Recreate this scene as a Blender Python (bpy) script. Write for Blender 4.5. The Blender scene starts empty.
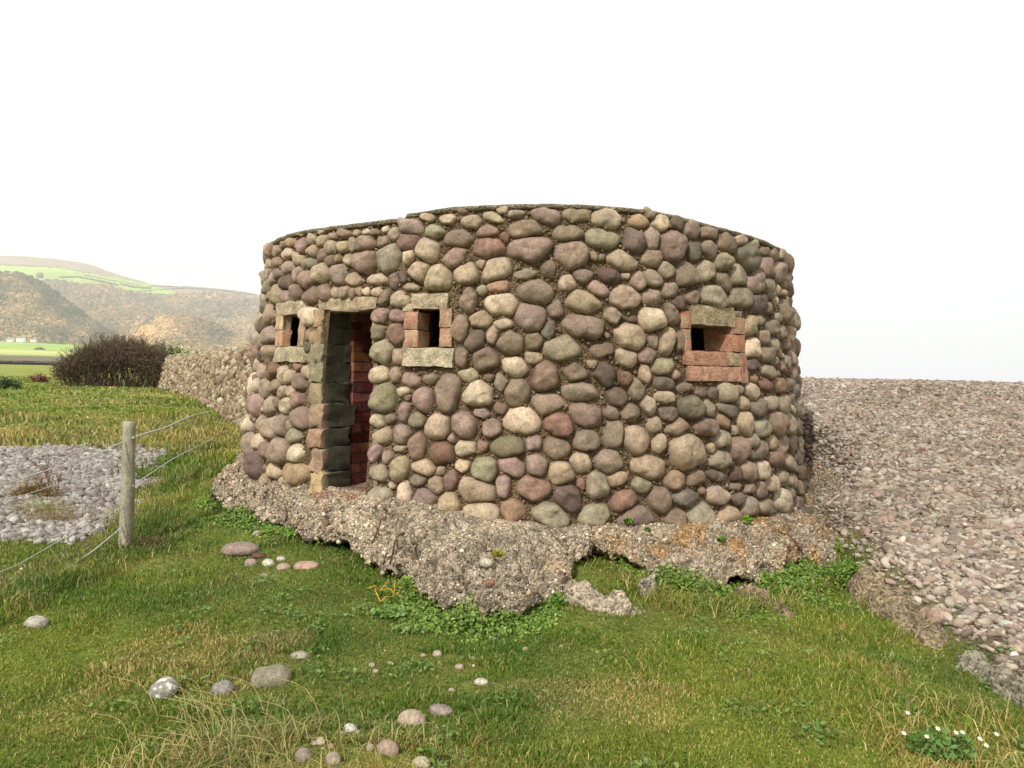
import bpy, math, numpy as np
from math import pi, sin, cos, radians as R
rng = np.random.default_rng(7)
sc = bpy.context.scene
COL = sc.collection

# ------------------------------------------------------------------ camera model
CAM = np.array([0.0, 0.0, 1.65]); FPX = 800.0
PITCH = R(0.86); ROLL = R(1.2)
Fv = np.array([0, cos(PITCH), -sin(PITCH)])
r0 = np.array([1.0, 0, 0]); u0 = np.cross(r0, Fv)
Rv = cos(ROLL) * r0 + sin(ROLL) * u0
Uv = -sin(ROLL) * r0 + cos(ROLL) * u0

def ray(px, py):
    return Fv + (px - 512) / FPX * Rv - (py - 384) / FPX * Uv
def at(px, py, depth):
    return CAM + depth * ray(px, py)
def project(p):
    d = np.asarray(p, float) - CAM
    z = d @ Fv
    return 512 + FPX * (d @ Rv) / z, 384 - FPX * (d @ Uv) / z, z

# ------------------------------------------------------------------ noise
def _hash(ix, iy, iz, seed):
    h = (ix.astype(np.int64) * 374761393 + iy.astype(np.int64) * 668265263 + iz.astype(np.int64) * 2147483647 + seed * 1274126177) & 0xffffffff
    h = ((h ^ (h >> 13)) * 1274126177) & 0xffffffff
    h = ((h ^ (h >> 16)) * 2246822519) & 0xffffffff
    return ((h ^ (h >> 15)) & 0xffffff) / float(0xffffff)
def vnoise(x, y, z=0.0, seed=0):
    x, y, z = np.broadcast_arrays(np.asarray(x, float), np.asarray(y, float), np.asarray(z, float))
    ix, iy, iz = np.floor(x), np.floor(y), np.floor(z)
    fx, fy, fz = x - ix, y - iy, z - iz
    fx = fx * fx * (3 - 2 * fx); fy = fy * fy * (3 - 2 * fy); fz = fz * fz * (3 - 2 * fz)
    o = 0
    for a in (0, 1):
        for b in (0, 1):
            for c in (0, 1):
                w = (fx if a else 1 - fx) * (fy if b else 1 - fy) * (fz if c else 1 - fz)
                o = o + w * _hash(ix + a, iy + b, iz + c, seed)
    return o * 2 - 1
def fbm(x, y, z=0.0, octaves=4, seed=0):
    o = 0; a = 1; t = 0; f = 1.0
    for k in range(octaves):
        o = o + a * vnoise(np.asarray(x) * f + 17.3 * k, np.asarray(y) * f + 5.1 * k, np.asarray(z) * f + 3.7 * k, seed + k); t += a; a *= .5; f *= 2.03
    return o / t
def sstep(a, b, x):
    t = np.clip((np.asarray(x, float) - a) / (b - a), 0, 1); return t * t * (3 - 2 * t)
def lin(c):
    c = np.asarray(c, float) / 255.0
    return np.where(c <= .04045, c / 12.92, ((c + .055) / 1.055) ** 2.4)

# ------------------------------------------------------------------ mesh helpers
def mesh_obj(name, V, polys, mat, parent=None, col=None, smooth=True):
    """polys: list of int arrays (n,k); one mesh object"""
    V = np.ascontiguousarray(np.asarray(V, np.float32).reshape(-1, 3))
    polys = [np.asarray(p, np.int32) for p in polys if len(p)]
    me = bpy.data.meshes.new(name)
    nl = sum(p.size for p in polys); npf = sum(len(p) for p in polys)
    me.vertices.add(len(V)); me.vertices.foreach_set('co', V.ravel())
    me.loops.add(nl); me.polygons.add(npf)
    me.loops.foreach_set('vertex_index', np.concatenate([p.ravel() for p in polys]))
    tot = np.concatenate([np.full(len(p), p.shape[1], np.int32) for p in polys])
    start = np.concatenate([[0], np.cumsum(tot)[:-1]]).astype(np.int32)
    me.polygons.foreach_set('loop_start', start)
    me.polygons.foreach_set('loop_total', tot)
    me.polygons.foreach_set('use_smooth', np.full(npf, smooth))
    me.update(calc_edges=True)
    if col is not None:
        a = me.color_attributes.new('col', 'FLOAT_COLOR', 'POINT')
        c = np.ones((len(V), 4), np.float32); c[:, :3] = col
        a.data.foreach_set('color', c.ravel())
    me.validate()
    if mat: me.materials.append(mat)
    o = bpy.data.objects.new(name, me); COL.objects.link(o)
    if parent: o.parent = parent
    return o
def tag(o, label=None, cat=None, group=None, kind=None):
    if label: o['label'] = label
    if cat: o['category'] = cat
    if group: o['group'] = group
    if kind: o['kind'] = kind
    return o
def empty(name, loc=(0, 0, 0)):
    o = bpy.data.objects.new(name, None); o.location = loc; COL.objects.link(o); o.empty_display_size = .2; return o
def fix_parent(root, objs):
    """children were built in world coordinates: shift their meshes to the root's frame"""
    l = np.array(root.location)
    for o in objs:
        me = o.data; n = len(me.vertices); v = np.empty(n * 3, np.float32); me.vertices.foreach_get('co', v)
        v = v.reshape(-1, 3) - l.astype(np.float32); me.vertices.foreach_set('co', v.ravel()); me.update()

def ico(sub):
    t = (1 + 5 ** .5) / 2
    v = [(-1, t, 0), (1, t, 0), (-1, -t, 0), (1, -t, 0), (0, -1, t), (0, 1, t), (0, -1, -t), (0, 1, -t), (t, 0, -1), (t, 0, 1), (-t, 0, -1), (-t, 0, 1)]
    v = [np.array(a) / np.linalg.norm(a) for a in v]
    f = [(0, 11, 5), (0, 5, 1), (0, 1, 7), (0, 7, 10), (0, 10, 11), (1, 5, 9), (5, 11, 4), (11, 10, 2), (10, 7, 6), (7, 1, 8), (3, 9, 4), (3, 4, 2), (3, 2, 6), (3, 6, 8), (3, 8, 9), (4, 9, 5), (2, 4, 11), (6, 2, 10), (8, 6, 7), (9, 8, 1)]
    for _ in range(sub):
        c = {}; nf = []
        def mid(a, b):
            k = (min(a, b), max(a, b))
            if k not in c:
                m = v[a] + v[b]; v.append(m / np.linalg.norm(m)); c[k] = len(v) - 1
            return c[k]
        for a, b, d in f:
            x, y, z = mid(a, b), mid(b, d), mid(d, a)
            nf += [(a, x, z), (b, y, x), (d, z, y), (x, y, z)]
        f = nf
    return np.array(v), np.array(f)
ICO = {k: ico(k) for k in (0, 1, 2, 3)}

def rotmats(n, tilt=pi):
    """random rotations: about z, then tilt"""
    a = rng.uniform(0, 2 * pi, n); b = rng.normal(0, 1, n) * tilt; c = rng.normal(0, 1, n) * tilt
    ca, sa, cb, sb, cc, s_c = np.cos(a), np.sin(a), np.cos(b), np.sin(b), np.cos(c), np.sin(c)
    Z = np.zeros((n, 3, 3)); Z[:, 0, 0] = ca; Z[:, 0, 1] = -sa; Z[:, 1, 0] = sa; Z[:, 1, 1] = ca; Z[:, 2, 2] = 1
    X = np.zeros((n, 3, 3)); X[:, 0, 0] = 1; X[:, 1, 1] = cb; X[:, 1, 2] = -sb; X[:, 2, 1] = sb; X[:, 2, 2] = cb
    Y = np.zeros((n, 3, 3)); Y[:, 1, 1] = 1; Y[:, 0, 0] = cc; Y[:, 0, 2] = s_c; Y[:, 2, 0] = -s_c; Y[:, 2, 2] = cc
    return X @ Y @ Z
def pebbles(P, S, colors, sub=1, tilt=.25, rough=.12, basis=None):
    """P (n,3), S (n,3) semi axes, colors (n,3): returns V,F,C of lumpy pebbles"""
    tv, tf = ICO[sub]; n = len(P); m = len(tv)
    ph = rng.uniform(0, 100, (n, 1, 3))
    d = 1 + rough * vnoise(tv[None, :, 0] * 1.3 + ph[:, :, 0], tv[None, :, 1] * 1.3 + ph[:, :, 1], tv[None, :, 2] * 1.3 + ph[:, :, 2])
    L = tv[None] * d[..., None] * S[:, None, :]
    M = rotmats(n, tilt)
    if basis is not None: M = basis @ M
    V = np.einsum('nij,nkj->nki', M, L) + P[:, None, :]
    Fc = (tf[None] + (np.arange(n) * m)[:, None, None]).reshape(-1, 3)
    C = np.repeat(colors, m, axis=0)
    return V.reshape(-1, 3), Fc, C

# ------------------------------------------------------------------ materials
def new_mat(name):
    m = bpy.data.materials.new(name); m.use_nodes = True
    nt = m.node_tree; nt.nodes.clear()
    return m, nt, nt.nodes, nt.links
def attr_mat(name, rough=.85, n1=(8, .25), n2=(60, .2), bump=.25, bscale=60, bdist=.01, vor=None, transl=0, spec=.3):
    """base colour = vertex colour attribute x fine procedural variation, with bump"""
    m, nt, N, L = new_mat(name)
    out = N.new('ShaderNodeOutputMaterial'); b = N.new('ShaderNodeBsdfPrincipled')
    b.inputs['Roughness'].default_value = rough; b.inputs['Specular IOR Level'].default_value = spec
    at_ = N.new('ShaderNodeVertexColor'); at_.layer_name = 'col'
    tc = N.new('ShaderNodeTexCoord'); cur = at_.outputs['Color']
    def mult(cur, fac):
        mx = N.new('ShaderNodeMix'); mx.data_type = 'RGBA'; mx.blend_type = 'MULTIPLY'; mx.inputs['Factor'].default_value = 1
        L.new(cur, mx.inputs['A']); L.new(fac, mx.inputs['B']); return mx.outputs['Result']
    for sc_, am in (n1, n2):
        if am <= 0: continue
        nz = N.new('ShaderNodeTexNoise'); nz.inputs['Scale'].default_value = sc_; nz.inputs['Detail'].default_value = 4
        L.new(tc.outputs['Object'], nz.inputs['Vector'])
        mr = N.new('ShaderNodeMapRange'); mr.inputs['From Min'].default_value = .3; mr.inputs['From Max'].default_value = .7
        mr.inputs['To Min'].default_value = 1 - am; mr.inputs['To Max'].default_value = 1 + am
        L.new(nz.outputs['Fac'], mr.inputs['Value']); cur = mult(cur, mr.outputs['Result'])
    hsrc = None
    if vor:
        vs, va = vor
        vn = N.new('ShaderNodeTexVoronoi'); vn.inputs['Scale'].default_value = vs
        L.new(tc.outputs['Object'], vn.inputs['Vector'])
        sep = N.new('ShaderNodeSeparateColor'); L.new(vn.outputs['Color'], sep.inputs['Color'])
        mr = N.new('ShaderNodeMapRange'); mr.inputs['To Min'].default_value = 1 - va; mr.inputs['To Max'].default_value = 1 + va
        L.new(sep.outputs['Red'], mr.inputs['Value']); cur = mult(cur, mr.outputs['Result'])
        hs = N.new('ShaderNodeMapRange'); hs.inputs['From Max'].default_value = .6; hs.inputs['To Min'].default_value = 1; hs.inputs['To Max'].default_value = 0
        L.new(vn.outputs['Distance'], hs.inputs['Value']); hsrc = hs.outputs['Result']
    L.new(cur, b.inputs['Base Color'])
    if bump > 0:
        nb = N.new('ShaderNodeTexNoise'); nb.inputs['Scale'].default_value = bscale; nb.inputs['Detail'].default_value = 6; nb.inputs['Roughness'].default_value = .65
        L.new(tc.outputs['Object'], nb.inputs['Vector'])
        h = nb.outputs['Fac']
        if hsrc is not None:
            ad = N.new('ShaderNodeMath'); ad.operation = 'ADD'; L.new(h, ad.inputs[0]); L.new(hsrc, ad.inputs[1]); h = ad.outputs[0]
        bp = N.new('ShaderNodeBump'); bp.inputs['Strength'].default_value = bump; bp.inputs['Distance'].default_value = bdist
        L.new(h, bp.inputs['Height']); L.new(bp.outputs['Normal'], b.inputs['Normal'])
    sh = b.outputs['BSDF']
    if transl:
        t = N.new('ShaderNodeBsdfTranslucent'); L.new(cur, t.inputs['Color'])
        ms = N.new('ShaderNodeMixShader'); ms.inputs['Fac'].default_value = transl
        L.new(sh, ms.inputs[1]); L.new(t.outputs['BSDF'], ms.inputs[2]); sh = ms.outputs['Shader']
    L.new(sh, out.inputs['Surface'])
    return m
M_COB = attr_mat('cobble', .8, (7, .22), (45, .26), .5, 60, .01, spec=.3)
M_MORT = attr_mat('mortar', .95, (5, .3), (70, .4), 1.0, 80, .03, vor=(60, .35), spec=.1)
M_CONC = attr_mat('aggregate_concrete', .95, (6, .25), (50, .3), 1.0, 90, .03, vor=(42, .5), spec=.1)
M_PLAST = attr_mat('weathered_render', .95, (14, .35), (60, .35), .9, 40, .03, spec=.1)
M_BRICK = attr_mat('brick', .9, (12, .25), (70, .35), .9, 60, .015, spec=.15)
M_PEB = attr_mat('pebble', .8, (14, .15), (90, .12), .2, 80, .006)
M_ROCK = attr_mat('rock', .88, (12, .25), (60, .3), .6, 50, .015)
M_GRASS = attr_mat('grass', .55, (3, .0), (60, 0), 0, transl=.3, spec=.25)
M_GROUND = attr_mat('turf', 1.0, (2.2, .3), (30, .4), .8, 45, .04, spec=.05)
M_LEAF = attr_mat('leaf', .5, (3, 0), (60, 0), 0, transl=.25, spec=.4)
M_TWIG = attr_mat('twig', .9, (3, 0), (60, 0), 0)
M_WOOD = attr_mat('weathered_wood', .9, (4, .2), (40, .25), .5, 40, .01)
M_HILL = attr_mat('hillside', 1, (.004, .15), (.03, .18), 0, spec=0)
M_CANOPY = attr_mat('canopy', 1, (.05, .2), (.2, .2), 0, spec=0)
M_METAL = attr_mat('galvanised', .5, (10, .2), (60, .2), .2)
M_RUST = attr_mat('rust', .95, (20, .3), (90, .3), .5)
M_PLAIN = attr_mat('plain', .8, (3, 0), (60, 0), 0)

# ------------------------------------------------------------------ pillbox geometry model
C0 = np.array([.15, 10.0]); RB = 3.3; ZB = .36; BAT = .087
def rad(z): return RB - BAT * (np.asarray(z, float) - ZB)
def wpos(phi, z, off=0.0):
    """point on the drum wall; phi radians from the camera side, + to the right"""
    r = rad(z) + off
    return np.stack(np.broadcast_arrays(C0[0] + r * np.sin(phi), C0[1] - r * np.cos(phi), z), -1)
def hit_wall(px, py):
    d = ray(px, py); t = np.linspace(5, 10.2, 1200)
    P = CAM + t[:, None] * d
    g = np.hypot(P[:, 0] - C0[0], P[:, 1] - C0[1]) - rad(P[:, 2])
    k = np.argmax(g < 0) if (g < 0).any() else int(np.argmin(g))
    p = P[k]
    return math.atan2(p[0] - C0[0], -(p[1] - C0[1])), p[2], bool((g < 0).any())
def tab(pts):
    o = []
    for x, y in pts:
        f, z, ok = hit_wall(x, y)
        if ok: o.append((f, z))
    o.sort(); return np.array(o)
TOPL = tab([(279, 238.4), (288.8, 234.5), (300.5, 231.6), (318, 228.7), (340, 226), (360, 223.5), (380, 221.4), (394.6, 219.5), (406, 218.5)])
TOPR = tab([(408, 214.5), (418, 213), (428.8, 211), (455, 207.7), (480, 206.3), (510, 204.8), (540, 204.5), (570, 205), (600, 206), (650, 211), (675, 216), (700, 222.7), (717.6, 227.6), (740, 233.5), (758.6, 239), (772, 245)])
PHS = (TOPL[-1, 0] + TOPR[0, 0]) / 2
def ztop(phi):
    phi = np.asarray(phi, float)
    a = np.interp(phi, TOPL[:, 0], TOPL[:, 1]); b = np.interp(phi, TOPR[:, 0], TOPR[:, 1])
    z = np.where(phi < PHS, a, b)
    # round the back: blend between the two ends
    back = np.interp(np.abs(phi), [1.3, 2.0], [0, 1])
    return z * (1 - back) + 2.9 * back
BT = tab([(246, 476), (293, 484), (348, 495), (420, 503), (480, 520), (550, 527), (650, 526), (730, 524), (785, 516), (799, 507)])
def zbase(phi):
    z = np.interp(phi, BT[:, 0], BT[:, 1]); back = np.interp(np.abs(phi), [1.3, 2.0], [0, 1])
    return z * (1 - back) + .45 * back
SK = np.array([(-180, 3.5, .4), (-100, 3.5, .4), (-74.5, 3.6, .30), (-46, 3.56, .25), (-35, 3.60, .27), (-26.7, 3.62, .2), (-18, 3.8, .12), (-13, 4.02, .09), (-10.5, 4.3, .05), (-7.3, 4.54, .04), (-3.7, 4.61, .014),
               (-.4, 4.52, .04), (2.7, 4.22, .08), (5.7, 3.82, .2), (8.6, 3.69, .25), (11, 3.82, .2), (13.5, 4.02, .14), (17.5, 4.19, .1), (24.5, 4.19, .1), (32, 4.16, .12), (38, 4.2, .13), (43, 4.2, .13), (52, 4.0, .2), (66, 3.75, .4), (90, 3.6, .5), (180, 3.5, .4)])
def rout(phi): return np.interp(np.degrees(phi), SK[:, 0], SK[:, 1])
def zbot(phi): return np.interp(np.degrees(phi), SK[:, 0], SK[:, 2])

# ------------------------------------------------------------------ terrain
def patch_shingle(x, y):
    """pebble patch left of the fence"""
    e = fbm(x * .9, y * .9, 0, 4, 31) * 1.1
    edge = -3.95 - np.maximum(y - 7.8, 0) * .31
    a = sstep(.35, -.25, x - edge + e)
    b = sstep(7.1, 7.7, y + e * .4) * sstep(13.9, 13.1, y + e * .5 )
    return a * b
def seaside(x, y):
    s = (x + 5.8) * .9 + (y - 18) * .435
    return np.minimum(s, y - 12.5)
def bank_mask(x, y):
    return sstep(2.75, 3.1, x + .15 * fbm(x * 2, y * 2, 0, 2, 5)) * sstep(3.0, 4.2, y)
def T(x, y, detail=True):
    x = np.asarray(x, float); y = np.asarray(y, float)
    d = np.hypot(x, y)
    lawn = .47 * sstep(8, 21, y) * sstep(1.5, -2.5, x)
    lawn = lawn - .12 * sstep(1.5, 3.0, x) * sstep(7, 4, y)
    if detail:
        lawn = lawn + .035 * fbm(x * 1.3, y * 1.3, 0, 3, 2) + .012 * fbm(x * 6, y * 6, 0, 2, 3)
    lawn = lawn + .13 * np.exp(-(((x + .72) / .55) ** 2 + ((y - 3.05) / .55) ** 2))
    # ground rising to the concrete skirt
    rx, ry = x - C0[0], y - C0[1]; r = np.hypot(rx, ry); phi = np.arctan2(rx, -ry)
    ro = rout(phi); zb = zbot(phi)
    w = np.exp(-(np.maximum(r - ro, 0) / .55) ** 2) * sstep(4.9, 4.6, r - ro + 2.5)
    g = lawn * (1 - w) + (zb - .11) * w
    g = np.where(r < ro - .25, np.minimum(g, zb - .16), g)
    g = np.where((r < 3.8) & (np.abs(np.degrees(phi) - 8) < 6), np.maximum(g, .14), g)
    # shingle bank on the right
    m = bank_mask(x, y)
    plane = (y - 4.55) * .18
    plane = 1.61 - np.log1p(np.exp(-(plane - 1.61) * 7)) / 7
    near = sstep(3.45, 3.95, r)
    plane = plane * near + np.minimum(plane, zbase(phi) + .05) * (1 - near)
    bank = plane
    g = g * (1 - m) + bank * m
    if detail:
        g = g + m * .06 * fbm(x * 1.3, y * 1.3, 0, 4, 9)
    # ridge and sea side
    s = seaside(x, y)
    crest = np.where(x > 2, 1.61, 1.72 + .1 * sstep(2, -4, x)) + .03 * fbm(x * .8, y * .8, 0, 3, 8)
    hs = crest - .13 * np.maximum(s - 5, 0); hs = np.maximum(hs, -6)
    k = sstep(0, .5, s) * np.where(x > 2.8, sstep(0, 1.5, s), 1)
    g = g * (1 - k) + hs * k
    return g
def ground_hit(px, py):
    d = ray(px, py); t = np.concatenate([np.linspace(2.3, 14, 2400), np.linspace(14, 120, 2000)])
    P = CAM + t[:, None] * d
    k = np.argmax(P[:, 2] < T(P[:, 0], P[:, 1]))
    return P[k]

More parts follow.
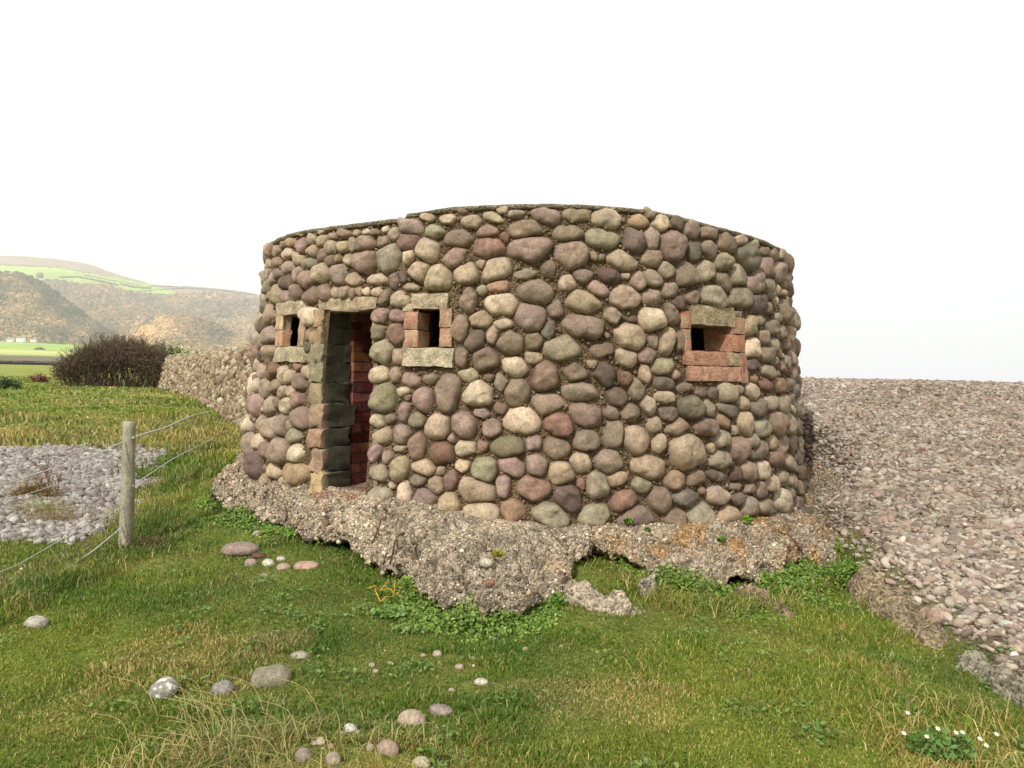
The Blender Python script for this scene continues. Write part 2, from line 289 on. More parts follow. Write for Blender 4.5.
# ------------------------------------------------------------------ traced stones of the drum: tile origin, scale, "x y w h rot colour"
PAL = {'p': (152, 127, 118), 'd': (122, 97, 90), 'b': (140, 120, 101), 't': (172, 154, 128), 'g': (146, 143, 119), 'w': (190, 180, 156), 'r': (152, 106, 88), 'o': (170, 122, 92), 'k': (112, 108, 94), 'y': (178, 160, 118)}
TILES = [
(230, 190, 4.8, """188 290 45 70 0 t;221 293 45 50 0 t;275 305 62 52 0 t;342 268 42 72 0 p;385 235 35 65 20 t;443 243 60 52 0 t;545 207 78 45 0 p;492 220 35 30 0 b;610 207 35 30 0 t;653 200 38 25 0 w;695 203 45 35 0 b;748 190 35 35 0 w;788 213 60 62 0 p;340 212 30 22 0 t;435 203 42 22 0 t;250 262 35 40 0 b;290 252 60 40 0 o;
393 292 60 52 0 t;480 275 55 62 0 t;540 270 65 50 0 y;588 262 40 65 0 p;648 258 98 75 0 p;735 250 55 60 0 b;848 250 95 85 0 p;325 333 52 58 0 t;440 315 45 66 15 p;373 350 70 58 -10 g;483 338 50 55 0 p;515 332 35 40 0 b;567 337 45 50 0 t;645 345 115 110 0 p;760 322 125 135 0 g;857 322 55 70 0 w;
190 348 40 40 0 y;222 353 66 50 -20 t;275 373 75 58 -10 p;178 415 48 66 15 g;225 408 45 55 20 p;203 420 30 60 15 p;323 405 45 68 10 p;270 440 78 74 0 d;365 430 60 90 15 p;445 397 85 92 15 t;520 405 85 95 0 b;592 428 95 55 0 t;700 425 98 55 0 w;790 435 48 72 0 d;832 412 38 60 0 d;
810 527 90 70 0 t;745 520 50 80 25 b;313 493 50 75 0 p;262 508 45 55 0 p;218 500 50 80 0 t;385 505 65 65 0 p;450 493 60 75 0 p;508 493 38 50 0 t;547 490 45 55 0 p;588 497 35 50 0 p;617 487 28 40 0 t;653 487 38 35 0 w;705 490 45 45 0 t;160 475 60 50 10 t;165 520 80 60 0 t;
385 610 65 92 0 w;140 630 50 115 12 w;185 600 65 95 0 t;185 700 60 95 0 p;132 700 40 60 0 b;380 695 40 60 0 p;430 695 60 70 0 d;720 605 75 75 0 p;805 605 75 62 0 p;800 690 78 100 0 r;710 683 55 75 0 g;720 745 80 70 0 t;120 720 40 50 0 b"""),
(230, 340, 4.516, """170 58 50 78 0 t;120 75 45 75 0 t;140 140 40 60 0 t;190 138 62 76 10 r;265 168 45 60 0 t;240 160 38 72 0 t;300 122 50 35 0 r;347 145 42 55 0 t;105 160 36 50 0 t;120 205 38 60 0 w;157 215 45 75 0 g;200 213 52 65 0 b;240 237 40 60 15 t;272 230 32 48 0 w;313 187 62 70 0 b;
95 240 32 60 0 b;122 295 58 90 0 p;178 300 55 85 0 t;215 282 30 50 0 b;250 298 65 75 10 w;303 270 58 75 10 p;315 350 75 95 0 p;85 310 30 70 0 b;92 388 55 85 0 w;135 375 40 65 0 p;155 400 30 80 0 t;187 393 50 108 0 p;235 383 55 100 0 p;285 433 60 60 0 g;265 385 30 40 0 t;
125 460 45 68 0 w;80 485 65 95 5 p;160 495 50 70 0 p;220 500 75 120 15 p;292 515 60 85 0 w;62 578 50 75 0 t;120 560 75 120 0 d;192 590 75 62 0 w;287 600 95 95 0 y;
685 55 88 110 0 g;757 75 55 65 0 t;748 158 45 72 0 t;672 155 72 80 0 t;820 190 80 65 0 p;785 232 55 50 0 w;690 262 108 130 0 g;670 370 62 75 0 t;785 325 50 85 0 p;835 360 55 65 0 w;775 430 70 90 0 p;690 430 88 70 0 t;720 355 50 40 0 b;
655 515 52 85 0 p;710 530 42 55 0 p;770 490 60 30 0 t;760 582 80 110 0 t;672 600 80 68 0 p;675 705 88 75 0 g;800 260 30 30 0 b;390 80 55 75 0 w;385 250 60 90 0 g;375 420 70 90 0 t;340 330 40 60 0 t"""),
(400, 190, 4.518, """40 165 125 70 10 p;122 125 60 42 0 t;218 132 92 40 0 t;322 145 85 58 0 t;422 123 88 40 10 t;530 75 75 18 0 k;525 107 85 35 0 g;652 115 140 72 12 p;803 116 118 58 5 b;935 128 130 72 18 t;158 190 92 65 5 g;262 218 135 72 0 b;393 187 105 48 -5 p;568 175 165 75 -8 p;762 195 140 66 3 b;915 222 145 80 10 g;
22 235 65 75 0 d;122 270 115 98 10 t;403 260 140 88 0 r;585 265 218 105 3 p;778 292 155 112 0 p;965 312 100 70 5 t;38 300 50 65 -20 p;245 305 120 80 -20 b;85 368 98 82 -5 t;170 395 125 98 -15 t;300 378 115 88 5 t;432 360 135 100 -20 t;572 380 108 42 -5 g;674 360 65 80 0 d;758 420 78 60 0 w;825 388 80 60 10 d;950 388 95 68 10 d;893 446 105 58 15 p;
48 437 85 30 -5 t;370 455 45 50 30 g;448 434 115 52 -5 o;615 460 175 92 5 p;248 468 60 90 0 w;315 500 80 112 -5 p;458 517 145 92 0 w;705 543 72 75 0 b;837 508 185 92 10 t;970 480 60 80 0 t;965 570 75 72 0 b;592 578 145 112 8 p;468 605 90 42 0 t;362 588 102 72 -8 t;825 618 230 100 3 p;272 630 80 112 15 b;340 680 85 110 15 d;415 660 52 80 5 p;497 690 118 105 0 b;672 630 55 88 20 k;605 685 78 78 0 b;733 718 175 98 0 g;918 725 100 58 -5 b;985 660 40 70 0 t;15 495 45 62 0 t;10 575 35 55 0 b;875 300 40 40 0 b;365 335 40 40 0 t;285 95 60 22 0 b"""),
(400, 350, 4.268, """262 30 55 85 0 b;358 38 125 90 0 p;490 75 118 82 18 w;570 35 82 50 5 t;45 130 75 62 10 p;128 125 58 45 0 b;205 180 105 175 10 b;293 107 80 52 0 t;375 118 50 35 5 b;430 140 50 72 -20 g;613 112 118 118 0 p;748 98 108 68 -5 b;875 105 85 100 0 d;18 180 50 45 0 t;103 213 80 105 5 p;332 190 132 105 5 w;497 180 112 108 -25 b;627 230 130 85 8 t;768 177 138 78 5 b;900 192 85 60 5 d;
15 265 45 80 0 p;73 300 68 68 0 g;160 328 110 112 0 t;270 320 115 95 20 p;347 270 68 48 0 p;428 250 55 48 0 b;522 303 155 108 0 w;678 320 122 100 25 r;793 278 130 95 20 p;903 270 62 58 0 b;390 335 80 68 10 p;15 355 50 85 0 p;70 405 75 115 -5 p;178 440 105 98 20 r;278 423 92 68 0 w;353 410 48 62 20 r;460 412 148 85 -5 g;570 398 68 58 0 p;668 420 105 90 0 b;797 388 105 90 0 b;910 360 80 115 10 b;
8 505 40 95 0 t;102 503 102 62 8 t;173 517 40 40 0 t;265 495 55 50 0 w;357 513 100 108 30 g;480 500 122 75 22 p;583 493 92 85 20 p;772 480 92 80 20 t;690 523 105 98 -10 t;893 475 118 95 0 b;75 558 75 42 0 b;215 558 62 82 0 p;150 577 65 72 30 t;440 580 62 108 0 p;330 598 175 100 20 t;565 590 165 95 3 r;773 572 35 58 0 r;843 582 92 118 -5 g;915 557 50 55 0 b;720 630 120 110 0 d;15 610 60 90 0 w;105 637 95 82 0 p;205 658 88 92 -30 y;342 690 150 75 5 t;480 690 100 100 35 o;648 705 145 105 15 g;835 705 115 90 -20 g;918 635 60 90 0 p;220 378 35 35 0 p"""),
(610, 200, 4.519, """133 97 78 60 5 o;232 102 72 80 0 w;305 105 65 62 0 d;370 135 65 80 0 p;445 147 82 55 10 p;110 187 98 110 0 d;193 170 62 98 -10 p;283 205 108 130 10 p;380 232 62 88 15 k;447 222 75 78 0 p;530 198 78 82 10 b;595 180 55 48 0 t;55 275 130 82 8 t;195 262 108 70 -12 p;618 262 122 115 15 k;510 278 78 72 0 g;255 317 68 68 10 g;348 340 90 125 5 p;433 320 88 82 0 g;30 340 70 65 20 d;130 368 65 68 20 p;195 355 85 68 20 g;585 340 75 88 30 g;515 370 98 68 12 b;660 372 68 95 0 p;712 300 68 85 0 p;
700 232 40 35 0 b;745 245 50 50 0 b;770 330 50 90 0 b;800 370 35 70 0 b;268 408 85 62 -25 g;68 442 132 100 5 t;190 442 82 78 15 p;722 400 60 90 0 b;785 425 45 45 0 b;375 443 72 60 0 b;475 435 125 92 10 g;592 440 98 82 0 g;310 465 62 68 20 d;670 468 75 80 0 d;718 488 30 55 0 b;785 505 60 95 -10 b;818 480 30 70 0 b;30 528 72 65 20 d;188 538 118 100 30 w;280 515 65 90 -10 b;105 540 45 25 0 d;585 505 55 20 0 b;632 570 50 82 0 t;678 543 50 40 0 g;760 532 45 35 0 g;735 575 50 60 15 g;780 598 45 55 0 g;820 565 30 50 0 b;
695 615 45 60 0 p;92 620 148 108 5 t;197 635 42 65 -15 g;258 640 75 118 20 t;315 635 45 95 0 b;645 670 75 80 0 w;745 655 45 50 0 g;797 655 55 50 0 b;715 700 65 70 0 b;75 715 95 75 5 t;168 705 75 72 -10 p;325 735 62 90 0 b;240 752 105 70 0 g;650 740 60 50 0 d;800 730 70 50 0 g;750 730 50 45 0 b;822 620 30 50 0 g"""),
(610, 360, 4.268, """62 80 62 60 0 r;152 62 42 85 0 t;232 102 85 55 0 k;115 128 62 100 0 p;30 160 85 78 10 d;320 118 62 35 0 b;385 143 52 45 0 d;443 143 45 48 0 k;503 143 80 85 0 g;552 125 35 35 0 b;615 137 65 62 0 t;678 52 70 55 10 g;725 110 50 60 0 r;672 105 60 45 0 r;762 105 40 50 0 b;165 193 62 90 0 t;235 162 85 60 0 t;252 230 85 62 15 d;340 200 112 105 5 k;422 208 45 78 -15 g;572 187 55 55 0 t;505 212 110 55 10 k;635 210 68 80 0 k;697 180 55 62 0 g;738 190 40 85 0 g;775 165 40 50 0 b;15 225 60 55 0 b;88 227 75 75 0 b;
192 278 70 60 -10 t;292 285 95 62 -20 b;488 265 75 50 15 o;413 290 82 92 -25 b;580 267 65 95 0 t;30 315 68 100 5 p;650 290 60 78 0 g;713 272 70 110 0 g;765 275 38 90 0 b;800 285 38 70 0 b;478 337 75 72 0 g;612 345 45 52 0 g;695 350 45 52 0 t;738 358 40 65 0 g;775 355 40 70 0 b;115 340 108 108 0 t;212 360 52 80 0 t;335 393 178 145 -5 t;550 382 82 110 0 p;645 380 50 75 0 b;710 410 65 75 0 b;470 428 105 80 -20 g;765 440 50 65 0 g;802 420 35 60 0 b;820 360 30 50 0 b;
35 433 88 95 0 t;168 457 145 92 5 t;592 472 80 82 0 b;658 470 55 70 0 t;455 498 105 55 -3 d;538 487 42 62 10 d;38 510 88 58 -8 t;283 515 82 75 0 t;365 503 75 75 0 b;135 537 72 62 10 g;745 505 40 60 0 g;778 520 35 55 0 t;802 470 35 45 0 b;695 528 55 60 0 t;60 597 130 80 -5 r;218 598 98 95 30 b;325 590 120 70 5 k;460 585 88 85 -5 t;540 543 65 35 0 b;602 548 42 42 0 b;648 555 45 60 0 b;548 592 50 50 0 k;745 610 65 110 -15 w;598 628 65 75 0 g;670 630 60 60 0 b;775 570 35 50 0 g;805 545 35 60 0 b;798 610 40 50 0 p;825 590 30 50 0 b;280 675 98 72 -10 b;390 663 115 95 -20 g;512 663 105 72 -10 t;115 668 150 80 -5 b"""),
]
# openings in picture coordinates: x0 x1 y0 y1 (picture used only to measure the drum)
def rect_phi(x0, x1, y0, y1):
    a = [hit_wall(x, y) for x, y in ((x0, y0), (x0, y1), (x1, y0), (x1, y1))]
    return ((a[0][0] + a[1][0]) / 2, (a[2][0] + a[3][0]) / 2, (a[1][1] + a[3][1]) / 2, (a[0][1] + a[2][1]) / 2)  # phi0 phi1 z0 z1
DOOR = rect_phi(323, 372, 311, 494)
E_L = rect_phi(283, 299, 315, 346); E_M = rect_phi(418, 440, 308, 347); E_R = rect_phi(691, 736, 326, 351)
HOLES = [DOOR, E_L, E_M, E_R]
KEEP = [rect_phi(*r) for r in ((309, 373, 296, 495), (273, 306, 300, 363), (403, 455, 293, 367), (680, 747, 305, 383))]

S = []   # stones: phi, z, Sigma(2x2), colour key
def inside(rc, f, z, m=0.0): return rc[0] - m / 3.2 < f < rc[1] + m / 3.2 and rc[2] - m < z < rc[3] + m
for ox, oy, s_, txt in TILES:
    for e in txt.replace('\n', '').split(';'):
        q = e.split()
        if len(q) != 6: continue
        x, y, w, h, ro_ = map(float, q[:5]); px, py = ox + x / s_, oy + y / s_; w /= s_; h /= s_
        f, z, ok = hit_wall(px, py)
        if not ok or any(inside(k, f, z) for k in KEEP): continue
        e_ = 1e-3
        p0 = np.array(project(wpos(f, z))[:2]); p1 = np.array(project(wpos(f + e_ / rad(z), z))[:2]); p2 = np.array(project(wpos(f, z + e_))[:2])
        J = np.stack([(p1 - p0) / e_, (p2 - p0) / e_], 1)
        a = R(ro_); Rm = np.array([[cos(a), -sin(a)], [sin(a), cos(a)]])
        Sg = Rm @ np.diag([(w / 2) ** 2, (h / 2) ** 2]) @ Rm.T
        Ji = np.linalg.inv(J); Sw = Ji @ Sg @ Ji.T
        ev, U = np.linalg.eigh(Sw); ev = np.clip(ev, .02 ** 2, .2 ** 2)
        mn = ev[0] ** .5; ev[1] = min(ev[1], (mn * 2.6) ** 2)
        new = (f, z, U @ np.diag(ev) @ U.T, q[5]); skip = False
        for t in list(S):     # the tiles overlap: keep the fuller reading of a stone
            dv = np.array([(f - t[0]) * 3.15, z - t[1]]); q1 = dv @ np.linalg.inv(t[2]) @ dv; q2 = dv @ np.linalg.inv(new[2]) @ dv
            if min(q1, q2) < .62:
                if np.linalg.det(t[2]) >= np.linalg.det(new[2]): skip = True
                else: S.remove(t) if False else S.pop(next(i for i, u_ in enumerate(S) if u_ is t))
        if not skip: S.append(new)
n_traced = len(S)
# fill the rest of the drum with stones of matching size
keys = np.array(list('pppdbbbttttggwrk'))
def fill(n, a0, a1, fl=1.0):
    for _ in range(n):
        f = rng.uniform(-pi, pi); z = rng.uniform(.2, 3.1)
        if z > ztop(f) - a0 * .5 or z < zbase(f) - .02: continue
        a = rng.uniform(a0, a1); b = a * rng.uniform(.65, 1)
        if any(inside(k, f, z, b * .8) for k in KEEP): continue
        P = np.array([(t[0], t[1]) for t in S]); df = (f - P[:, 0] + pi) % (2 * pi) - pi
        d = np.stack([df * 3.15, z - P[:, 1]], 1); m = (np.abs(d) < .5).all(1)
        if m.any():
            dm = d[m]; A = np.array([np.linalg.inv(S[i][2]) for i in np.nonzero(m)[0]])
            q = np.sqrt(np.einsum('ni,nij,nj->n', dm, A, dm)); dist = np.linalg.norm(dm, axis=1) * (1 - 1 / np.maximum(q, 1e-3))
            if dist.min() < a * .92 * fl: continue
        t_ = rng.normal(0, .5); U = np.array([[cos(t_), -sin(t_)], [sin(t_), cos(t_)]])
        S.append((f, z, U @ np.diag([a * a, b * b]) @ U.T, keys[rng.integers(len(keys))]))
fill(2500, .10, .15, 1.02); fill(4000, .07, .10, 1.03); fill(5000, .045, .065, 1.05); fill(2500, .028, .042, 1.25) 

N_S = len(S); SP = np.array([(t[0] * 3.15, t[1]) for t in S]); SA = np.array([np.linalg.inv(t[2]) for t in S])
NT, RINGS = 26, 7
th = np.linspace(0, 2 * pi, NT, endpoint=False); dirs = np.stack([np.cos(th), np.sin(th)], 1)
V = []; FC = []; CC = []
rings = np.array([1.06, 1.0, .9, .74, .55, .34, .13])
base_n = 0
for i in range(N_S):
    f, z, Sg, ck = S[i]
    rr = 1 / np.sqrt(np.einsum('ni,ij,nj->n', dirs, SA[i], dirs)) * 1.19
    ph = rng.uniform(0, 2 * pi, 4)
    rr = rr * (1 + .08 * np.cos(2 * th + ph[0]) + .075 * np.cos(3 * th + ph[1]) + .045 * np.cos(4 * th + ph[2]) + .02 * np.cos(7 * th + ph[3]))
    d = SP - SP[i]; d[:, 0] = (d[:, 0] + pi * 3.15) % (2 * pi * 3.15) - pi * 3.15
    L = np.linalg.norm(d, axis=1); nb = np.nonzero((L < .5) & (L > 1e-6))[0]
    lim = np.full(NT, 9.0)
    for j in nb:
        u = d[j] / L[j]
        Ri = 1 / math.sqrt(u @ SA[i] @ u); Rj = 1 / math.sqrt(u @ SA[j] @ u)
        t = L[j] * Ri / (Ri + Rj); c = dirs @ u
        lj = np.where(c > .08, (t - .002) / np.maximum(c, .08), 9.0)
        lim = np.minimum(lim, lj)
    if rng.random() < .45:      # broken, flat-sided stones
        for _ in range(rng.integers(1, 4)):
            ta = rng.uniform(0, 2 * pi); cc = np.cos(th - ta); lim = np.minimum(lim, np.where(cc > .1, np.interp(ta, th, rr) * rng.uniform(.72, .92) / np.maximum(cc, .1), 9.0))
    k = 12.0
    rr = (rr ** -k + np.maximum(lim, .012) ** -k) ** (-1 / k)
    mn = math.sqrt(np.linalg.eigvalsh(Sg)[0]); msz = rr.mean()
    h = min(.105, .74 * mn + .008) * rng.uniform(.75, 1.15)
    flat = rng.uniform(2.0, 4.6)
    ox = rng.normal(0, .10, 2) * msz; tilt = rng.normal(0, .13, 2)
    zz = []
    for q in rings:
        pr = (1 - min(q, 1) ** flat) ** .55 if q <= 1 else -.35
        zz.append(pr)
    pts = []; offs = []
    for q, pr in zip(rings, zz):
        c = ox * (1 - q)
        xy = dirs * (rr * q)[:, None] + c
        nn = vnoise(xy[:, 0] * 16 + i * 3.3, xy[:, 1] * 16, i * 1.7, 4) * .26 + vnoise(xy[:, 0] * 45 + i * 3.3, xy[:, 1] * 45, i * 1.7, 5) * .09
        off = h * (pr + (nn if q < 1 else 0)) + (xy @ tilt) * (1 if q < 1 else 0) * .8 * (pr if pr > 0 else 0) - .012
        pts.append(xy); offs.append(off)
    pts.append(ox[None]); offs.append(np.array([h * (1 + vnoise(i * 3.3, 0, i * 1.7, 4) * .16) - .012]))
    pts = np.concatenate(pts); offs = np.concatenate(offs)
    zc = z + pts[:, 1]; fc = f + pts[:, 0] / rad(z)
    V.append(wpos(fc, zc, offs))
    pc = np.array(PAL[ck], float); warm = np.array((150, 130, 107.)); c = lin((pc * .42 + warm * (pc.mean() / warm.mean()) * .58) * .9 + rng.normal(0, 7) + rng.normal(0, 1.6, 3))
    if ck == 'd' : c = c * .9
    vb = 1 + .16 * vnoise(pts[:, 0] * 20, pts[:, 1] * 20, i * 2.1, 6)
    band = rng.random() < .2
    if band: vb = vb * (1 + .12 * np.sin(pts @ dirs[rng.integers(NT)] * 90 + ph[0]))
    CC.append(np.clip(c[None] * vb[:, None], 0.01, .8))
    a = np.arange(NT); b = (a + 1) % NT
    for k_ in range(RINGS - 1):
        FC.append(np.stack([base_n + k_ * NT + a, base_n + k_ * NT + b, base_n + (k_ + 1) * NT + b, base_n + (k_ + 1) * NT + a], 1))
    tip = base_n + RINGS * NT; FC.append(np.stack([base_n + (RINGS - 1) * NT + a, base_n + (RINGS - 1) * NT + b, np.full(NT, tip), np.full(NT, tip)], 1))
    base_n += RINGS * NT + 1
quads = np.concatenate(FC); tri = quads[:, 2] == quads[:, 3]

pill = tag(empty('pillbox', (C0[0], C0[1], .3)), 'round roofless-looking wartime pillbox faced with rounded beach cobbles, doorway and small gun slits', 'pillbox')
pill['label'] = 'round pillbox faced with rounded beach cobbles, with a dark doorway and small gun slits'
KIDS = []
def part(*a, **k):
    o = mesh_obj(*a, **k); KIDS.append(o); return o
part('cobble_facing', np.concatenate(V), [quads[~tri], quads[tri][:, :3]], M_COB, parent=pill, col=np.concatenate(CC))

# stone coverage test for small chips
def free_gap(f, z):
    d = np.stack([((f[:, None] - SP[None, :, 0] / 3.15 + pi) % (2 * pi) - pi) * 3.15, z[:, None] - SP[None, :, 1]], 2)
    q = np.sqrt(np.einsum('abi,bij,abj->ab', d, SA, d)); return q.min(1)
# mortar body with real holes
def gridlines(lo, hi, step, marks):
    g = list(np.arange(lo, hi + 1e-6, step))
    for m in marks:
        g = [q for q in g if abs(q - m) > step * .45] + [m]
    return np.array(sorted(g))
pf = gridlines(-1.7, 1.7, .0065, [h[0] for h in HOLES] + [h[1] for h in HOLES])
pf = np.concatenate([np.linspace(-pi, -1.75, 60), pf, np.linspace(1.75, pi, 60)])
tz = gridlines(0, 1, .0085, [])
# vertical lines in absolute z with marks, top/bottom follow profile
zl = gridlines(.1, 2.95, .024, [h[2] for h in HOLES] + [h[3] for h in HOLES])
top = ztop(pf)
Zg = np.repeat(zl[None], len(pf), 0)
k0 = zl[-16]
Zg = np.where(zl[None] > k0, k0 + (zl[None] - k0) / (zl[-1] - k0) * (top[:, None] - k0), Zg)
Fg = np.repeat(pf[:, None], len(zl), 1)
Xc, Yc, = Fg * 3.15, Zg
off = .012 * fbm(Xc * 14, Yc * 14, 0, 4, 11) + .012 * fbm(Xc * 40, Yc * 40, 0, 3, 12) - .026
edge = np.ones_like(off)
for h in HOLES:
    dx = np.maximum(np.maximum(h[0] - Fg, Fg - h[1]) * 3.15, 0); dz = np.maximum(np.maximum(h[2] - Zg, Zg - h[3]), 0)
    edge = np.minimum(edge, sstep(0, .05, np.hypot(dx, dz)))
off = off * edge
off[:, -1] -= .02
W = wpos(Fg, Zg, off)
nf, nz = len(pf), len(zl)
ii, jj = np.meshgrid(np.arange(nf - 1), np.arange(nz - 1), indexing='ij')
fm = (Fg[:-1, :-1] + Fg[1:, 1:]) / 2; zm = (Zg[:-1, :-1] + Zg[1:, 1:]) / 2
ok = np.ones_like(fm, bool)
for h in HOLES: ok &= ~((fm > h[0]) & (fm < h[1]) & (zm > h[2]) & (zm < h[3]))
a = ii * nz + jj
Q = np.stack([a, a + nz, a + nz + 1, a + 1], -1)[ok]
mc = lin((126, 106, 82))[None] * (1 + .25 * fbm(Fg * 8, Zg * 8, 0, 3, 13)).reshape(-1, 1)
greenish = sstep(.3, 1.2, Fg).reshape(-1, 1)
mc = mc * (1 - greenish * .25) + lin((120, 115, 85))[None] * greenish * .25
part('wall', W.reshape(-1, 3), [Q], M_MORT, parent=pill, col=mc)
# chips pressed in the mortar
nchip = 9000
cf = rng.uniform(-1.45, 1.45, nchip); cz = rng.uniform(.25, 3.08, nchip)
okc = (cz < ztop(cf) - .02) & (cz > zbase(cf) - .03)
for k in KEEP[:]: okc &= ~((cf > k[0]) & (cf < k[1]) & (cz > k[2]) & (cz < k[3]))
cf, cz = cf[okc], cz[okc]; q = free_gap(cf, cz); m = (q > 1.03); cf, cz = cf[m], cz[m]
nC = len(cf)
cb = np.zeros((nC, 3, 3)); cb[:, 0, 0] = np.cos(cf); cb[:, 1, 0] = np.sin(cf); cb[:, 2, 1] = 1; cb[:, 0, 2] = np.sin(cf); cb[:, 1, 2] = -np.cos(cf)
sz = rng.uniform(.006, .02, nC)
ck = np.array([PAL[k] for k in rng.choice(list('bbttgdpw'), nC)])
vc, fcx, ccx = pebbles(wpos(cf, cz, -.010), np.stack([sz, sz * rng.uniform(.5, .9, nC), sz * .7], 1), lin(np.clip(ck * .5 + np.array((150, 128, 102)) * .5 + rng.normal(0, 9, (nC, 1)) - 40, 20, 220)), 1, .25, .3, cb)
part('mortar_chips', vc, [fcx], M_COB, parent=pill, col=ccx)

# boxes following the wall surface
def wall_box(px, bulge, depth, seed=0, nd=(7, 7, 5), rough=.006, phi=None):
    f0, f1, z0, z1 = phi if phi is not None else rect_phi(*px)
    nx, nzz, ny = nd
    u = np.linspace(0, 1, nx); v = np.linspace(0, 1, nzz); w = np.linspace(0, 1, ny)
    VV = []; FF = []; n = 0
    def sheet(Uu, Vv, Ww, flip):
        nonlocal n
        f = f0 + (f1 - f0) * Uu; z = z0 + (z1 - z0) * Vv; o = bulge - (bulge + depth) * Ww
        # slightly rounded outer arrises
        e = np.minimum(np.minimum(Uu, 1 - Uu) * (f1 - f0) * 3.2, np.minimum(Vv, 1 - Vv) * (z1 - z0))
        o = o - np.where(Ww == 0, .007 * np.exp(-(e / .008) ** 2), 0)
        P = wpos(f, z, o)
        nn = np.stack([vnoise(P[..., 0] * 22, P[..., 1] * 22, P[..., 2] * 22, seed + q) for q in range(3)], -1) * rough + np.stack([vnoise(P[..., 0] * 60, P[..., 1] * 60, P[..., 2] * 60, seed + q + 9) for q in range(3)], -1) * rough * .5
        P = P + nn
        a_, b_ = P.shape[:2]; i_, j_ = np.meshgrid(np.arange(a_ - 1), np.arange(b_ - 1), indexing='ij'); k_ = n + i_ * b_ + j_
        qd = np.stack([k_, k_ + b_, k_ + b_ + 1, k_ + 1], -1).reshape(-1, 4)
        if flip: qd = qd[:, ::-1]
        VV.append(P.reshape(-1, 3)); FF.append(qd); n += P.shape[0] * P.shape[1]
    A, B = np.meshgrid(u, v, indexing='ij'); sheet(A, B, np.zeros_like(A), False); sheet(A, B, np.ones_like(A), True)
    A, B = np.meshgrid(v, w, indexing='ij'); sheet(np.zeros_like(A), A, B, False); sheet(np.ones_like(A), A, B, True)
    A, B = np.meshgrid(u, w, indexing='ij'); sheet(A, np.zeros_like(A), B, True); sheet(A, np.ones_like(A), B, False)
    return np.concatenate(VV), np.concatenate(FF)
def multi(name, boxes, mat, parent):
    VV = []; FF = []; CCx = []; n = 0
    for k, (bx, bulge, depth, c, ro_) in enumerate(boxes):
        v_, f_ = wall_box(bx, bulge, depth, seed=k * 7 + len(name), rough=ro_)
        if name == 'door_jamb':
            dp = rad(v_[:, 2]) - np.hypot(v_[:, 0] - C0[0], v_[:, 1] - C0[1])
            alg_shade = sstep(.0, .05, dp + .02 * vnoise(v_[:, 0] * 20, v_[:, 1] * 20, v_[:, 2] * 20, 77))[:, None]
        pat = 1 + .2 * vnoise(v_[:, 0] * 14, v_[:, 1] * 14, v_[:, 2] * 14, k)
        cc_ = lin(c)[None] * pat[:, None]
        if name == 'door_jamb': cc_ = cc_ * 1.0 * (1 - alg_shade) + lin((80, 76, 62)) * (.7 + .5 * pat[:, None] * (c[0] / 140.)) * .8 * alg_shade   # reveal's shade painted in by depth, with a damp algae-green tone
        if mat is M_BRICK:   # mortar smears over old brick
            sm = sstep(.0, .35, fbm(v_[:, 0] * 13, v_[:, 1] * 13, v_[:, 2] * 13, 3, 40 + k))[:, None]
            cc_ = cc_ * (1 - sm * .8) + lin((165, 145, 118))[None] * sm * .8
        VV.append(v_); FF.append(f_ + n); CCx.append(cc_); n += len(v_)
    return part(name, np.concatenate(VV), [np.concatenate(FF)], mat, parent=parent, col=np.concatenate(CCx))
BR = (160, 122, 98); BR2 = (170, 132, 106); CN = (172, 156, 130); CG = (156, 140, 112)
def embrasure(bricks, lintel, sill, bevel=0):
    e = bpy.data.objects.new('gun_slit', None); COL.objects.link(e); e.parent = pill; e.empty_display_size = .1
    xm = (lintel[0][0][0] + lintel[0][0][1]) / 2
    for sd in (0, 1): multi('brick_jamb', [b for b in bricks if ((b[0][0] + b[0][1]) / 2 > xm) == bool(sd)], M_BRICK, e)
    multi('lintel', lintel, M_PLAST, e)
    multi('sill', sill, M_BRICK if sill[0][3][0] > 187 else M_PLAST, e)
    return e
em = embrasure([((405, 418.3, 312, 329), .018, .24, BR, .005), ((404.5, 418, 330, 347), .018, .24, BR2, .005), ((440, 452, 309, 327.5), .018, .24, BR, .005), ((440, 452, 328.5, 347), .018, .24, BR2, .005), ((403, 413, 304, 312), .01, .1, CN, .01)],
          [((412, 448, 294, 308.5), .02, .24, CN, .012)], [((403.5, 454, 348, 366.5), .03, .24, (178, 164, 138), .012)])
el = embrasure([((276, 283.3, 315.5, 330), .01, .085, (184, 156, 124), .006), ((275.5, 283, 330.5, 346), .01, .085, (184, 144, 112), .006), ((299, 305, 315, 346), .01, .2, (178, 150, 118), .008)],
          [((277, 307, 301.5, 315), .02, .22, CN, .012)], [((274, 306, 347, 362), .012, .22, (172, 158, 130), .014)])
er = embrasure([((681, 690.5, 311, 328), .01, .3, (172, 116, 92), .005), ((682, 690.5, 329, 351), .01, .3, (166, 118, 98), .005), ((731, 744.5, 317, 334), .01, .28, BR, .006), ((730, 744.5, 335, 352), .01, .28, (166, 120, 94), .006), ((740.5, 747, 353, 383), .012, .06, (150, 106, 88), .004), ((729, 741.5, 353, 366), .006, .1, CG, .012)],
          [((691, 733, 306.5, 326), .022, .3, CG, .014), ((733.5, 742, 311, 317), .012, .1, CG, .008)], [((684.5, 728.5, 351.5, 365.5), .02, .28, (172, 130, 104), .006), ((687.5, 739.5, 366.5, 381), .02, .12, (176, 136, 112), .006)])
